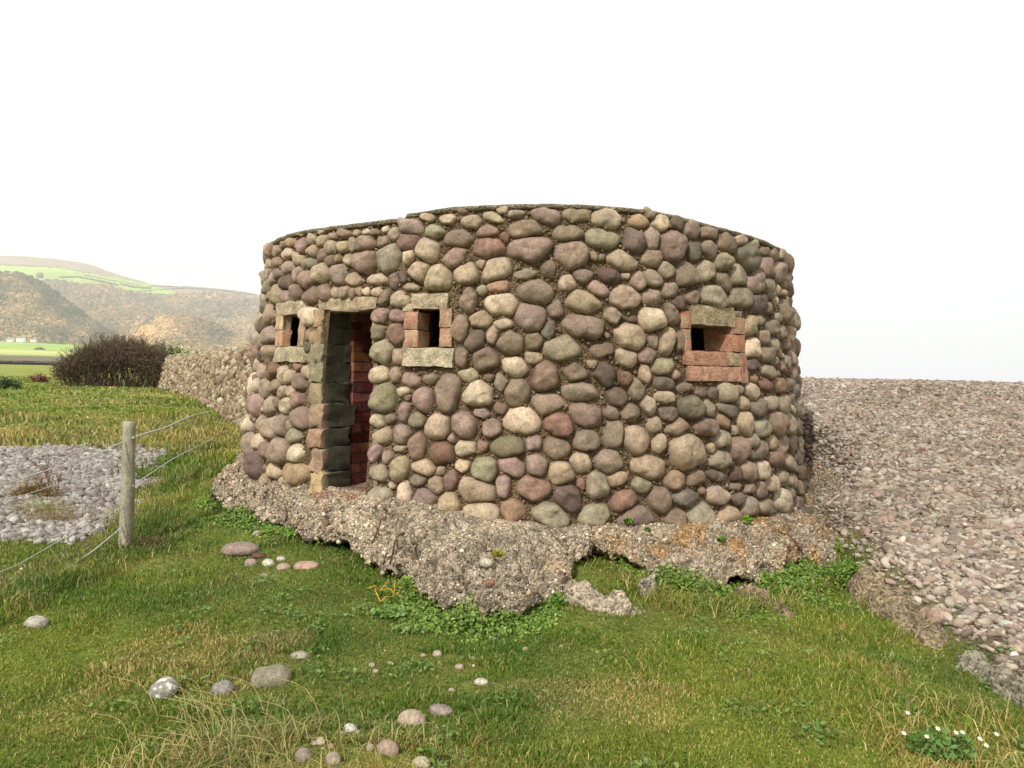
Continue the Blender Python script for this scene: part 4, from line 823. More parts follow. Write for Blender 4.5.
so = mesh_obj('sea', [(-3500, 20, -3), (4200, 20, -3), (4200, 4200, -3), (-3500, 4200, -3)], [np.array([[0, 1, 2, 3]])], msea); tag(so, 'grey sea beyond the shingle ridge', None, None, 'structure')

# ------------------------------------------------------------------ shingle
SH = np.array([(170, 154, 140), (156, 138, 126), (148, 140, 128), (178, 166, 150), (134, 118, 108), (162, 146, 130), (182, 172, 158), (154, 130, 118), (124, 114, 104), (166, 160, 144)])
def scatter(n, xr, yr, dens, seed=0):
    x = rng.uniform(*xr, n); y = rng.uniform(*yr, n); k = rng.random(n) < dens(x, y); return x[k], y[k]
def in_view(x, y, z, mx=60):
    q = project(np.stack([x, y, z], 1)); return (q[2] > .5) & (q[0] > -mx) & (q[0] < 1024 + mx) & (q[1] < 768 + mx)
x, y = scatter(620000, (2.6, 14.5), (3.0, 17.5), lambda x, y: (bank_mask(x, y) > .3 + .3 * rng.random(len(x))) * np.clip(9 / y, .3, 1) ** .7 * ((x < .78 * y + 3.2)) * np.where(np.hypot(x - C0[0], y - C0[1]) > 3.55, 1, 0) * .45)
z = T(x, y); n = len(x); sz = np.minimum(rng.lognormal(math.log(.0192), .38, n), .065)
P = np.stack([x, y, z + sz * rng.uniform(-.1, .45, n)], 1)
cc_ = SH[rng.integers(len(SH), size=n)] * np.array([.88, .865, .84]) + rng.normal(0, 13, (n, 1)) + 14 * fbm(x * .9, y * 1.6, 0, 3, 88)[:, None]; cc_ = lin(np.clip(cc_, 30, 240))
SS = np.stack([sz * rng.uniform(1.0, 1.5, n), sz * .85, sz * rng.uniform(.4, .7, n)], 1); nr_k = y < 8.5
va, fa, ca = pebbles(P[nr_k], SS[nr_k], cc_[nr_k], 1, .4, .25); vb_, fb, cb_ = pebbles(P[~nr_k], SS[~nr_k] * 1.08, cc_[~nr_k], 0, .4, .25)
vc = np.concatenate([va, vb_]); fcx = np.concatenate([fa, fb + len(va)]); ccx = np.concatenate([ca, cb_])
print('bank pebbles', n)
tag(mesh_obj('shingle', vc, [fcx], M_PEB, col=ccx), 'bank of pinkish grey beach pebbles right of the pillbox', 'shingle', None, 'stuff')
x, y = scatter(230000, (-14, -3.6), (6.8, 14.5), lambda x, y: (patch_shingle(x, y) > .03 + .9 * rng.random(len(x)) ** 2) * (x > -.78 * y - .8) * .8)
n = len(x); z = T(x, y); sz = np.minimum(rng.lognormal(math.log(.021), .42, n), .06); P = np.stack([x, y, z + sz * rng.uniform(0, .45, n)], 1)
cc_ = SH[rng.integers(len(SH), size=n)] * np.array([.9, .89, .85]) + rng.normal(0, 12, (n, 1)); g_ = cc_.mean(1, keepdims=True); cc_ = lin(np.clip(cc_ * .5 + g_ * .5, 30, 240))
vc, fcx, ccx = pebbles(P, np.stack([sz * rng.uniform(1.0, 1.3, n), sz * .85, sz * rng.uniform(.5, .75, n)], 1), cc_, 1, .45, .28)
print('patch pebbles', n)
tag(mesh_obj('pebble_patch', vc, [fcx], M_PEB, col=ccx), 'patch of grey pebbles in the field left of the fence', 'pebbles', None, 'stuff')

# ------------------------------------------------------------------ rubble wall running back from the pillbox
WL = np.array([(-2.4, 11.9), (-5.76, 18.0), (-11.5, 30.0), (-18.2, 42.0)])
def wl(t):
    i = np.clip((t * 3).astype(int), 0, 2); u = t * 3 - i; return WL[i] * (1 - u)[:, None] + WL[i + 1] * u[:, None]
rw = tag(empty('rubble_wall', (WL[0][0], WL[0][1], .4)), 'long rough wall of packed beach stones running back behind the pillbox', 'stone wall'); rk = []
nx, nz_ = 260, 16; t = np.linspace(0, 1, nx); c2 = wl(t); td = np.gradient(c2, axis=0); td /= np.linalg.norm(td, axis=1)[:, None]; nl = np.stack([-td[:, 1], td[:, 0]], 1)   # to field side (left)
zt0 = 2.12 - .08 * t + .05 * fbm(t * 30, 0, 0, 3, 5)
pro = [(.55, -.15), (.5, .0), (.42, .25), (.33, .5), (.22, .75), (.12, .92), (-.02, 1.0), (-.3, 1.02), (-.8, 1.0), (-1.6, .9)]
P = []
for o_, hf in pro:
    zb_ = T(c2[:, 0] + nl[:, 0] * .8, c2[:, 1] + nl[:, 1] * .8); z = zb_ + (zt0 - zb_) * hf if hf < .95 else zt0 + (hf - 1)
    P.append(np.stack([c2[:, 0] + nl[:, 0] * o_, c2[:, 1] + nl[:, 1] * o_, z], 1))
P = np.stack(P, 1); P += .04 * np.stack([fbm(P[..., 0] * 3, P[..., 1] * 3, P[..., 2] * 3 + q, 3, 6) for q in range(3)], -1)
m_ = len(pro); i_, j_ = np.meshgrid(np.arange(nx - 1), np.arange(m_ - 1), indexing='ij'); k_ = i_ * m_ + j_
rk.append(mesh_obj('wall_core', P.reshape(-1, 3), [np.stack([k_, k_ + 1, k_ + m_ + 1, k_ + m_], -1).reshape(-1, 4)], M_MORT, parent=rw, col=np.repeat(lin((125, 105, 86))[None], nx * m_, 0)))
n = 9000; tt = rng.random(n) ** 1.25; hh = rng.uniform(-.02, 1.25, n)
ci = wl(tt); ti = (tt * (nx - 1)).astype(int); nn_ = nl[ti]; zt_ = zt0[ti]
oo = np.interp(hh, [0, .25, .5, .75, .92, 1.0, 1.25], [.5, .42, .33, .22, .12, -.02, -.8]); zb_ = T(ci[:, 0] + nn_[:, 0] * .8, ci[:, 1] + nn_[:, 1] * .8)
zz_ = np.where(hh < 1, zb_ + (zt_ - zb_) * hh, zt_ + .02)
Pp = np.stack([ci[:, 0] + nn_[:, 0] * oo, ci[:, 1] + nn_[:, 1] * oo, zz_], 1); sz = rng.lognormal(math.log(.062), .28, n)
cc_ = np.array([(168, 146, 124), (152, 132, 112), (178, 164, 138), (136, 120, 100), (186, 174, 150), (158, 136, 114)])[rng.integers(6, size=n)] - 26 + rng.normal(0, 15, (n, 1))
vc, fcx, ccx = pebbles(Pp, np.stack([sz * 1.25, sz * 1.0, sz * .8], 1), lin(np.clip(cc_, 30, 230)), 1, .7, .3)
rk.append(mesh_obj('packed_stones', vc, [fcx], M_PEB, parent=rw, col=ccx)); fix_parent(rw, rk)

# ------------------------------------------------------------------ blades
def blades(P, h, w, lean, col, bend=.5):
    n = len(P); a = rng.uniform(0, 2 * pi, n); la = rng.uniform(0, 2 * pi, n)
    s = np.stack([np.cos(a), np.sin(a), np.zeros(n)], 1) * (w / 2)[:, None]; l = np.stack([np.cos(la), np.sin(la), np.zeros(n)], 1)
    up = np.array([0, 0, 1.0])
    m = P + l * (h * lean * .35)[:, None] + up * (h * .6)[:, None]; tp = P + l * (h * lean)[:, None] + up * (h * (1 - .35 * lean))[:, None]
    V = np.stack([P - s, P + s, m + s * .75, m - s * .75, tp], 1).reshape(-1, 3)
    k = np.arange(n)[:, None] * 5
    q = k + np.array([[0, 1, 2, 3]]); t = k + np.array([[3, 2, 4]])
    sh = np.array([.72, .72, 1.0, 1.0, 1.12]); C = (col[:, None, :] * np.ones(5)[None, :, None]).reshape(-1, 3)
    return V, [q, t], C
def grass_cols(x, y, dry):
    n = len(x); G = np.array([(102, 130, 38), (122, 146, 52), (84, 112, 36), (138, 150, 66), (112, 132, 48)], float); D = np.array([(192, 174, 112), (168, 148, 88), (202, 188, 132), (142, 120, 76)], float)
    c = G[rng.integers(5, size=n)]; k = rng.random(n) < dry; c[k] = D[rng.integers(4, size=n)][k]
    c = c + rng.normal(0, 9, (n, 1)) * np.where(y > 18, .4, 1)[:, None] + 52 * fbm(x * 1.1, y * 1.1, 5, 4, 201)[:, None] * np.array([.9, .55, .25]); return lin(np.clip(c * np.array([.935, .945, .9]), 15, 245))
def not_built(x, y):
    rx, ry = x - C0[0], y - C0[1]; r = np.hypot(rx, ry); ph = np.arctan2(rx, -ry)
    holl = (np.degrees(ph) > 4) & (np.degrees(ph) < 12.5) & (r > 3.62)
    ok = (r > rout(ph) - .12) | holl
    ok &= (bank_mask(x, y) < .35 + .5 * rng.random(len(x))) & (patch_shingle(x, y) < .15 + .75 * rng.random(len(x))) & (seaside(x, y) < 0)
    for a, b, s in ROCKS[:60]:
        ok &= ((x - a) ** 2 + ((y - b) / .8) ** 2) > (s * .86) ** 2
    return ok
def fence_d(x, y):
    """distance left/right of the fence line"""
    fx = np.interp(y, [3, 5.5, 7.2, 17], [-3.55, -3.5, -3.46, -6.4]); return x - fx
def put(name, n, r0_, r1_, pw, hfun, wfun, label, cat, dryfun, accept=None, lean=(.2, .9)):
    u = rng.random(n); e = 1 - pw; rr = (r0_ ** e + u * (r1_ ** e - r0_ ** e)) ** (1 / e); a = R(1) * rng.uniform(-41, 41, n)
    x, y = rr * np.sin(a), rr * np.cos(a); k = not_built(x, y)
    if accept is not None: k &= rng.random(n) < accept(x, y)
    x, y, rr = x[k], y[k], rr[k]; z = T(x, y); h = hfun(x, y, rr); w = wfun(rr)
    for a_, b_, s_ in ROCKS[:35]:
        dd = np.hypot(x - a_, (y - b_)); inb = (dd < s_ + .12) & (y < b_ + .02); h = np.where(inb, np.minimum(h, .006 + s_ * .25), h)
    V, F, Cc = blades(np.stack([x, y, z - .005], 1), h, w, rng.uniform(*lean, len(x)), grass_cols(x, y, dryfun(x, y)))
    print(name, len(x)); o = mesh_obj(name, V, F, M_GRASS, col=Cc, smooth=False); return tag(o, label, cat, None, 'stuff')
def dryness(x, y):
    d = .12 + .6 * sstep(.08, .5, fbm(x * 1.5, y * 1.5, 7, 4, 211)); d = d + .5 * np.exp(-(((x + .7) / .8) ** 2 + ((y - 3.0) / .5) ** 2))
    d = d + .5 * sstep(.5, .0, np.abs(fence_d(x, y) + .1)) * (y < 11) ; d = d + .35 * sstep(13, 17, y) * sstep(.0, .4, fbm(x * .25, y * .6, 1, 3, 212)); d = d + .5 * ((y > 13.2) & (y < 18.5)); return np.clip(d, 0, .92)
clump = lambda x, y: .55 + .9 * sstep(-.2, .7, fbm(x * 2.6, y * 2.6, 0, 3, 221)) + .6 * sstep(.2, .6, fbm(x * .9, y * .9, 4, 2, 222))
put('grass', 560000, 2.7, 15, .75, lambda x, y, r: rng.uniform(.018, .05, len(x)) * clump(x, y), lambda r: .0032 + .0007 * r, 'short cropped green turf around the pillbox', 'grass', dryness)
put('field_grass', 170000, 12, 75, .9, lambda x, y, r: rng.uniform(.06, .16, len(x)) * clump(x * .5, y * .5) * np.where(r > 22, .75, 1), lambda r: .003 * r * .55, 'rough green and straw field grass beyond the pebble patch', 'grass', dryness)
def strip(x, y):
    d = fence_d(x, y); return np.clip(sstep(.42, .05, np.abs(d - .05 + .15 * fbm(y * 2, 0, 0, 2, 4))), 0, 1) * (y < 12.5)
put('long_grass', 420000, 3.2, 12.5, .8, lambda x, y, r: rng.uniform(.08, .24, len(x)) * clump(x * .7, y * .7) * .8, lambda r: .004 + .0006 * r, 'longer tufted grass grown up along the fence line', 'long grass', lambda x, y: np.clip(.25 + .55 * sstep(.1, -.35, fence_d(x, y)) + .3 * fbm(x * 3, y * 3, 0, 2, 9), 0, 1), accept=strip)
def tuft(x, y):
    a = np.exp(-(((x + .95) / .5) ** 2 + ((y - 3.0) / .35) ** 2)) * .7
    b_ = np.exp(-(((x - 2.3) / .5) ** 2 + ((y - 3.9) / .5) ** 2)) * .4; rx, ry = x - C0[0], y - C0[1]; r = np.hypot(rx, ry); ph = np.degrees(np.arctan2(rx, -ry)); e = r - rout(R(1) * ph)
    c_ = (e > 0) * sstep(1.0, .15, e) * sstep(2, 12, ph) * sstep(62, 45, ph) * .8
    d = ((y > 12.8) & (y < 17)) * .5 * (x < -4)
    return np.clip(a + b_ + c_ + d, 0, 1) * sstep(-.25, .2, fbm(x * 3, y * 3, 0, 3, 15))
put('rank_grass', 330000, 2.7, 18, .8, lambda x, y, r: rng.uniform(.06, .17, len(x)), lambda r: .0035 + .0006 * r, 'rank tussocks on the hump, under the concrete skirt and at the field edge', 'tussock grass', lambda x, y: np.where(y < 3.8, .8, np.where(y > 12, .85, .45)) + 0 * x, accept=tuft, lean=(.4, 1.3))

# long bent dry stalks on the hump
V = []; Fq = []; n0 = 0
for k in range(34):
    px, py = rng.normal(205, 48), rng.uniform(715, 775); p = ground_hit(px, min(py, 767)); L_ = rng.uniform(.12, .3); az = rng.uniform(0, 2 * pi) if k > 40 else R(rng.uniform(110, 170))
    q = [p, p + np.array([cos(az) * L_ * .3, .0, L_ * .55]), p + np.array([cos(az) * L_ * .9, -.05, L_ * .8])]
    v_, f_ = tube(spline(q, 7), np.linspace(.0017, .0009, 7), 4); V.append(v_); Fq.append(f_[0] + n0); n0 += len(v_)
V = np.concatenate(V); tag(mesh_obj('dry_stalks', V, [np.concatenate(Fq)], M_TWIG, col=np.repeat(lin((196, 176, 122))[None], len(V), 0)), 'long bent straw stalks sprawling over the grassy hump', 'dry stalks', None, 'stuff')

# leafy weeds around the skirt
def leaves(P, s, col, up=.7):
    n = len(P); nrm = rng.normal(0, 1, (n, 3)); nrm[:, 2] = np.abs(nrm[:, 2]) + up; nrm[:, 1] -= .6; nrm /= np.linalg.norm(nrm, axis=1)[:, None]
    t = np.cross(nrm, rng.normal(0, 1, (n, 3))); t /= np.linalg.norm(t, axis=1)[:, None]; b = np.cross(nrm, t)
    sh = [(-1, 0, 0), (-.5, .55, .1), (.35, .5, .1), (1, 0, -.1), (.35, -.5, .1), (-.5, -.55, .1)]
    V = np.stack([P + (t * a + b * c + nrm * d) * s[:, None] for a, c, d in sh], 1).reshape(-1, 3)
    k = np.arange(n)[:, None] * 6; return V, [k + np.array([[0, 1, 2, 3]]), k + np.array([[0, 3, 4, 5]])], np.repeat(col, 6, 0)
def weed_mass(n, accept, hmax, s0, s1, name, label):
    ph = rng.uniform(-95, 62, n); e = rng.exponential(.27, n); pr = R(1) * ph; r = rout(pr) + e - .08; x = C0[0] + r * np.sin(pr); y = C0[1] - r * np.cos(pr)
    k = rng.random(n) < accept(ph, e, x, y); x, y, e, ph = x[k], y[k], e[k], ph[k]; z = T(x, y) + rng.uniform(0, 1, len(x)) * hmax * (np.exp(-e / .35)) * (.4 + .8 * sstep(-.3, .5, fbm(x * 4, y * 4, 0, 2, 3)))
    c = np.array([(92, 122, 36), (114, 144, 46), (78, 104, 32), (136, 158, 64), (104, 126, 56)])[rng.integers(5, size=len(x))] + rng.normal(0, 9, (len(x), 1))
    V, F, Cc = leaves(np.stack([x, y, z], 1), rng.uniform(s0, s1, len(x)), lin(np.clip(c, 15, 230))); print(name, len(x))
    tag(mesh_obj(name, V, F, M_LEAF, col=Cc, smooth=False), label, 'weeds', None, 'stuff')
def wacc(ph, e, x, y):
    lob = sstep(-17, -12, ph) * sstep(5, 1, ph); rt = sstep(10, 14, ph) * sstep(60, 50, ph) * .9; lf = sstep(-80, -70, ph) * sstep(-24, -40, ph) * .35
    n_ = sstep(-.25, .25, fbm(x * 3.5, y * 3.5, 0, 3, 301)); return np.clip(lob * (.3 + .7 * n_) * sstep(.75, .2, e) + rt * (.15 + .85 * n_) * sstep(1.1, .3, e) + lf * n_ * sstep(.4, .1, e), 0, 1) * (bank_mask(x, y) < .4)
weed_mass(110000, wacc, .17, .008, .018, 'leafy_weeds', 'dense small-leaved green weeds fringing the concrete skirt')
# broad-leaved weeds low in the lawn
nc = 420; u = rng.random(nc); rr = 2.8 + 7.5 * u ** .8; a = R(1) * rng.uniform(-38, 38, nc); cx_, cy_ = rr * np.sin(a), rr * np.cos(a); k = not_built(cx_, cy_) & (fbm(cx_ * 1.3, cy_ * 1.3, 0, 3, 77) > -.1); cx_, cy_ = cx_[k], cy_[k]
ci_ = np.repeat(np.arange(len(cx_)), 22); x = cx_[ci_] + rng.normal(0, .045, len(ci_)); y = cy_[ci_] + rng.normal(0, .045, len(ci_)); z = T(x, y) + rng.uniform(.012, .045, len(x))
V, F, Cc = leaves(np.stack([x, y, z], 1), rng.uniform(.008, .017, len(x)), lin(np.clip(np.array([(96, 124, 46), (112, 138, 60), (88, 112, 50)])[rng.integers(3, size=len(x))] + rng.normal(0, 9, (len(x), 1)), 15, 230)), 1.6)
tag(mesh_obj('lawn_weeds', V, F, M_LEAF, col=Cc, smooth=False), 'clover and plantain leaves low in the turf', 'weeds', None, 'stuff')
# individual leafy plants
def plant(px, py, s, h, n, color, label, name='leafy_plant', group=None, wall=False, flowers=0):
    p = skirt_front(px, py, .02) if wall else ground_hit(px, py)
    d = rng.normal(0, 1, (n, 3)); d /= np.linalg.norm(d, axis=1)[:, None]; d *= rng.random((n, 1)) ** .4
    P = np.array([0, 0, h * .45]) + d * np.array([s, s * .8, h * .5]); c = lin(np.clip(np.array(color) * np.array([1.25, 1.12, .8]) + rng.normal(0, 12, (n, 1)), 15, 240))
    V, F, Cc = leaves(P, rng.uniform(.009, .02, n) * (1 if s < .3 else 1.3), c)
    if flowers:
        root = empty(name, p); ob = mesh_obj('foliage', V, F, M_LEAF, parent=root, col=Cc, smooth=False)
        for k in range(flowers):
            q = np.array([rng.normal(0, s * .8), rng.normal(0, s * .5), h + rng.uniform(-.03, .05)]); a = np.linspace(0, 2 * pi, 12, endpoint=False); rr = np.where(np.arange(12) % 2, .013, .008)
            up_ = np.array([0, -.5, .85]); t_ = np.array([1, 0, 0]); b_ = np.cross(up_, t_)
            Vf = np.concatenate([[q + up_ * .003], q + np.cos(a)[:, None] * rr[:, None] * t_ + np.sin(a)[:, None] * rr[:, None] * b_]); Ff = np.stack([np.zeros(12, int), 1 + np.arange(12), 1 + (np.arange(12) + 1) % 12], 1)
            mesh_obj('flower', Vf, [Ff], M_LEAF, parent=root, col=np.concatenate([[lin((226, 190, 60))], np.repeat(lin((235, 235, 228))[None], 12, 0)]), smooth=False)
        st_v = []; 
        return tag(root, label, 'plant', group)
    o = mesh_obj(name, V, F, M_LEAF, col=Cc, smooth=False); o.location = p; return tag(o, label, 'plant', group)
plant(226, 505, .16, .2, 420, (66, 104, 36), 'bushy dark green plant at the left end of the concrete skirt')
plant(205, 505, .10, .1, 160, (96, 130, 56), 'low light green plant just left of the bushy dark one')
plant(388, 617, .12, .08, 220, (84, 122, 74), 'grey-green rosette plant below the orange twine')
plant(405, 633, .08, .06, 120, (96, 126, 84), 'small blue-green plant on the worn turf')
plant(300, 537, .16, .08, 260, (80, 124, 32), 'bright green tuft under the doorway')
plant(628, 524, .04, .06, 70, (70, 110, 40), 'small green plant in the joint at the wall foot', wall=True)
plant(648, 532, .03, .04, 40, (74, 104, 44), 'tiny green sprig on the concrete right of the small plant', wall=True)
plant(748, 522, .05, .06, 90, (86, 130, 44), 'light green plant at the wall foot on the right', wall=True)
plant(722, 542, .04, .05, 70, (66, 96, 40), 'dark green sprig growing on the orange-lichened concrete', wall=True)
plant(498, 557, .05, .06, 90, (110, 120, 44), 'mossy tuft beside the pale oval pebble on the concrete lobe', wall=True)
plant(583, 548, .16, .10, 420, (66, 102, 34), 'dark leafy plant at the back of the grassy hollow')
plant(845, 585, .22, .2, 700, (72, 108, 36), 'leafy green plant in the dark hollow under the skirt')
plant(690, 590, .2, .16, 500, (62, 100, 32), 'dark green leafy plant below the right skirt')
plant(940, 757, .16, .12, 420, (72, 108, 62), 'leafy plant with small white daisies at the lower right', 'daisy_plant', flowers=9)
plant(18, 577, .015, .05, 10, (110, 130, 50), 'single yellow-flowered plant by the lower fence wire', 'dandelion', flowers=1)
for a_, b_ in ((560, 606), (548, 612)): plant(a_, b_, .1, .1, 200, (70, 108, 40), 'leafy weed clump against the broken concrete lump', group='weed clumps against the concrete lump')

# orange twine
tw = [(360 + a / 7.31, 540 + b / 7.31) for a, b in ((60, 385), (75, 405), (110, 408), (150, 400), (175, 415), (220, 437), (265, 437), (300, 400), (312, 360), (295, 335), (268, 345), (255, 380), (245, 430), (225, 470), (185, 495), (150, 485), (125, 455), (108, 435), (140, 410), (180, 385), (210, 355))]
w_ = [ground_hit(x, y) + np.array([0, 0, .035 + .02 * (k % 3)]) for k, (x, y) in enumerate(tw)]
tag(tube_obj('twine', spline(w_, 160), .0026, M_PLAIN, (226, 158, 50), nseg=6), 'loop of orange baler twine tangled in the grass before the concrete', 'twine')

# ------------------------------------------------------------------ fence
pb = at(125.5, 545, 7.2); pt = at(129.3, 421.5, 7.2)
fen = tag(empty('wire_fence', (pb[0], pb[1], pb[2])), 'sagging wire fence on a single weathered round wooden post', 'fence'); fk = []
pp = spline([pb - (pt - pb) * .1, pb * .6 + pt * .4 + np.array([.004, 0, 0]), pt], 16); v_, f_ = tube(pp, np.linspace(.061, .055, 16), 20)
v_ += .003 * np.stack([vnoise(v_[:, 0] * 30, v_[:, 1] * 30, v_[:, 2] * 3 + q) for q in range(3)], 1)
gr = (1 + .3 * vnoise(v_[:, 0] * 70, v_[:, 1] * 70, v_[:, 2] * 2.5, 3))[:, None]
fk.append(mesh_obj('post', v_, f_, M_WOOD, parent=fen, col=lin((144, 138, 118))[None] * gr))
WIRES = [([(0 - 60, 494, 4.9), (0, 484.5, 5.5), (45, 471, 6.1), (70, 463, 6.4), (95, 455, 6.8), (124, 441, 7.13)], .005, 'top_wire'),
         ([(133, 438, 7.13), (148, 433, 8.2), (165, 428, 9.8), (180, 421, 11.5), (195, 415, 13.5), (213, 411, 16)], .010, 'top_wire'),
         ([(-50, 512, 5), (20, 496, 5.7), (52, 486, 6.2), (85, 474, 6.6), (124, 461, 7.14)], .003, 'wire'),
         ([(-40, 585, 5.1), (10, 568, 5.7), (40, 552, 6.1), (57, 542, 6.4), (90, 525, 6.8), (124, 506, 7.14)], .003, 'wire'),
         ([(-40, 610, 5.1), (0, 594, 5.6), (60, 570, 6.3), (90, 553, 6.7), (122, 527, 7.14)], .005, 'wire'),
         ([(133, 486, 7.14), (150, 474, 8.6), (180, 455, 11), (215, 438, 14.5)], .006, 'wire')]
for pts, r_, nm in WIRES:
    w_ = [at(*q) for q in pts]; sp = spline(w_, 60); rr = r_ * (1 + (.25 * np.sin(np.arange(60) * 1.9) if r_ > .007 else 0)); o = tube_obj(nm, sp, rr, M_METAL, (186, 188, 178), fen, 6); fk.append(o)
V = []; Fq = []; n0 = 0
for k, px in enumerate((-12, 4, 17, 29, 41, 53, 64, 75, 85, 95, 104, 113)):
    dd = np.interp(px, [-50, 0, 60, 124], [5, 5.6, 6.3, 7.14]); y1 = np.interp(px, [-50, 20, 52, 85, 124], [512, 496, 486, 474, 461]); y0 = np.interp(px, [-40, 0, 60, 90, 122], [610, 594, 570, 553, 527])
    v_, f_ = tube([at(px, y0 + 4, dd), at(px + .5, (y0 + y1) / 2, dd), at(px, y1, dd)], .0011, 5); V.append(v_); Fq.append(f_[0] + n0); n0 += len(v_)
V = np.concatenate(V); fk.append(mesh_obj('netting', V, [np.concatenate(Fq)], M_RUST, parent=fen, col=np.repeat(lin((120, 100, 84))[None], len(V), 0)))
fix_parent(fen, fk)

# ------------------------------------------------------------------ twiggy shrubs
def shrub(px, py, depth, w, h, n_stem, leafn, tw_col, leaf_col, label, name='shrub', tw_r=.012, leaf_s=(.03, .06), levels=3):
    p0 = at(px, py, depth); p0[2] = T(p0[0], p0[1])
    root = tag(empty(name, p0), label, 'shrub'); segs = []; tips = []
    def grow(p, d, L_, r, lv):
        q = p + d * L_; segs.append((p, q, r, r * .7)); 
        if lv == 0: tips.append(q); return
        for _ in range(rng.integers(3, 5)):
            e = d + rng.normal(0, .42, 3); e[2] += .12; e /= np.linalg.norm(e); grow(p + d * L_ * rng.uniform(.5, 1), e, L_ * rng.uniform(.5, .8), r * .66, lv - 1)
    for k in range(n_stem):
        bx = rng.uniform(-1, 1); b = np.array([bx * w * .42, rng.uniform(-1, 1) * w * .14, 0]); hh = h * (1 - .62 * abs(bx) ** 1.9) * rng.uniform(.8, 1.05)
        d = np.array([bx * .45 + rng.normal(0, .2), rng.normal(0, .25), 1.0]); d /= np.linalg.norm(d); grow(b, d, hh * .42, tw_r * 2, levels)
    A_ = np.array([s[0] for s in segs]); B_ = np.array([s[1] for s in segs]); r1 = np.array([s[2] for s in segs]); r2 = np.array([s[3] for s in segs])
    t = B_ - A_; t /= np.linalg.norm(t, axis=1)[:, None]; s_ = np.cross(t, [.3, .9, .1]); s_ /= np.linalg.norm(s_, axis=1)[:, None]; u = np.cross(s_, t); vv = []
    for q, rr in ((A_, r1), (B_, r2)):
        for a in (0, 2 * pi / 3, 4 * pi / 3): vv.append(q + (s_ * cos(a) + u * sin(a)) * rr[:, None])
    V = np.stack(vv, 1).reshape(-1, 3); k = np.arange(len(A_))[:, None] * 6
    F = np.concatenate([k + np.array([[0, 1, 4, 3]]), k + np.array([[1, 2, 5, 4]]), k + np.array([[2, 0, 3, 5]])])
    cseg = lin(np.clip(np.array(tw_col) + rng.normal(0, 12, (len(A_), 1)), 10, 250)); mesh_obj('branches', V, [F], M_TWIG, parent=root, col=np.repeat(cseg, 6, 0))
    if leafn:
        tips = np.array(tips); P = tips[rng.integers(len(tips), size=leafn)] + rng.normal(0, .09, (leafn, 3)); P[:, 2] = np.abs(P[:, 2]) * np.where(rng.random(leafn) < .4, rng.random(leafn), 1)
        c = np.array(leaf_col, float)[rng.integers(len(leaf_col), size=leafn)] + rng.normal(0, 10, (leafn, 1)); V, F, Cc = leaves(P, rng.uniform(*leaf_s, leafn), lin(np.clip(c, 12, 240)))
        mesh_obj('leaves', V, F, M_LEAF, parent=root, col=Cc, smooth=False)
    return root
shrub(119, 384, 41, 6.3, 3.15, 230, 22000, (92, 74, 56), [(104, 88, 54), (116, 92, 58), (88, 84, 46), (124, 100, 64)], 'wide dark bare-twigged thorn thicket at the far end of the stone wall', tw_r=.016, leaf_s=(.02, .045))
shrub(173, 362, 44, 2.2, 3.0, 18, 3500, (74, 66, 46), [(94, 124, 40), (112, 136, 50), (76, 100, 36)], 'green leafy bush rising behind the right end of the thorn thicket', leaf_s=(.03, .07), levels=2)
shrub(38, 377, 46, .9, .6, 16, 900, (104, 62, 50), [(128, 70, 56), (110, 66, 50)], 'small reddish brown bush alone in the field left of the thicket', levels=2)
shrub(3, 391, 34, 1.6, .5, 14, 1800, (60, 66, 36), [(58, 78, 30), (70, 92, 36)], 'low dark green bush at the left edge of the field', levels=2)
shrub(36, 492, 9.6, .6, .22, 60, 1600, (128, 96, 62), [(150, 116, 66), (110, 100, 50)], 'low brown heathery clump growing on the pebble patch', tw_r=.003, leaf_s=(.006, .012), levels=2)
shrub(39, 510, 8.6, .4, .1, 40, 1300, (110, 104, 50), [(140, 136, 60), (120, 124, 56)], 'small yellow-green cushion on the pebble patch', tw_r=.003, leaf_s=(.006, .012), levels=1)
shrub(60, 518, 8.3, .7, .1, 50, 1500, (130, 100, 60), [(150, 120, 70), (120, 110, 56)], 'ragged brown cushion at the lower edge of the pebble patch', tw_r=.003, leaf_s=(.006, .012), levels=1)
shrub(52, 470, 9.8, .12, .72, 5, 260, (110, 66, 50), [(120, 74, 56), (96, 60, 46)], 'tall thin red-brown dead dock stem standing in the pebble patch', 'dock_stem', tw_r=.003, leaf_s=(.006, .014), levels=2)
shrub(150, 541, 7.2, .22, .16, 22, 260, (110, 84, 58), [(120, 96, 60), (90, 80, 44)], 'brown weedy tangle at the foot of the fence post', tw_r=.0025, leaf_s=(.006, .012), levels=2)

# ------------------------------------------------------------------ far land
def hp(px, py, dist):
    """land point seen in that direction at a real distance"""
    d = ray(px, py); return CAM + d * dist
def far_sheet(name, pxs, rows, colfn, mat, label, bump=0, seed=0):
    """rows: list of (distance, y-table as function of px)"""
    PX = np.array(pxs, float); G = []; EY = []
    for dist, fy in rows:
        yy = fy(PX); G.append(np.array([hp(a, b_, dist) for a, b_ in zip(PX, yy)])); EY.append(yy)
    P = np.stack(G, 1); EY = np.stack(EY, 1)
    if bump: P[..., 2] += bump * fbm(P[..., 0] / 140, P[..., 1] / 140, 0, 4, seed) * np.linspace(0, 1, len(rows))[None]
    a_, b_ = P.shape[:2]; i_, j_ = np.meshgrid(np.arange(a_ - 1), np.arange(b_ - 1), indexing='ij'); k_ = i_ * b_ + j_
    c = colfn(np.repeat(PX[:, None], b_, 1), EY, P)
    return tag(mesh_obj(name, P.reshape(-1, 3), [np.stack([k_, k_ + b_, k_ + b_ + 1, k_ + 1], -1).reshape(-1, 4)], mat, col=c.reshape(-1, 3)), label, None, None, 'structure'), P
def tabf(pts):
    a = np.array(pts, float); return lambda x: np.interp(x, a[:, 0], a[:, 1])
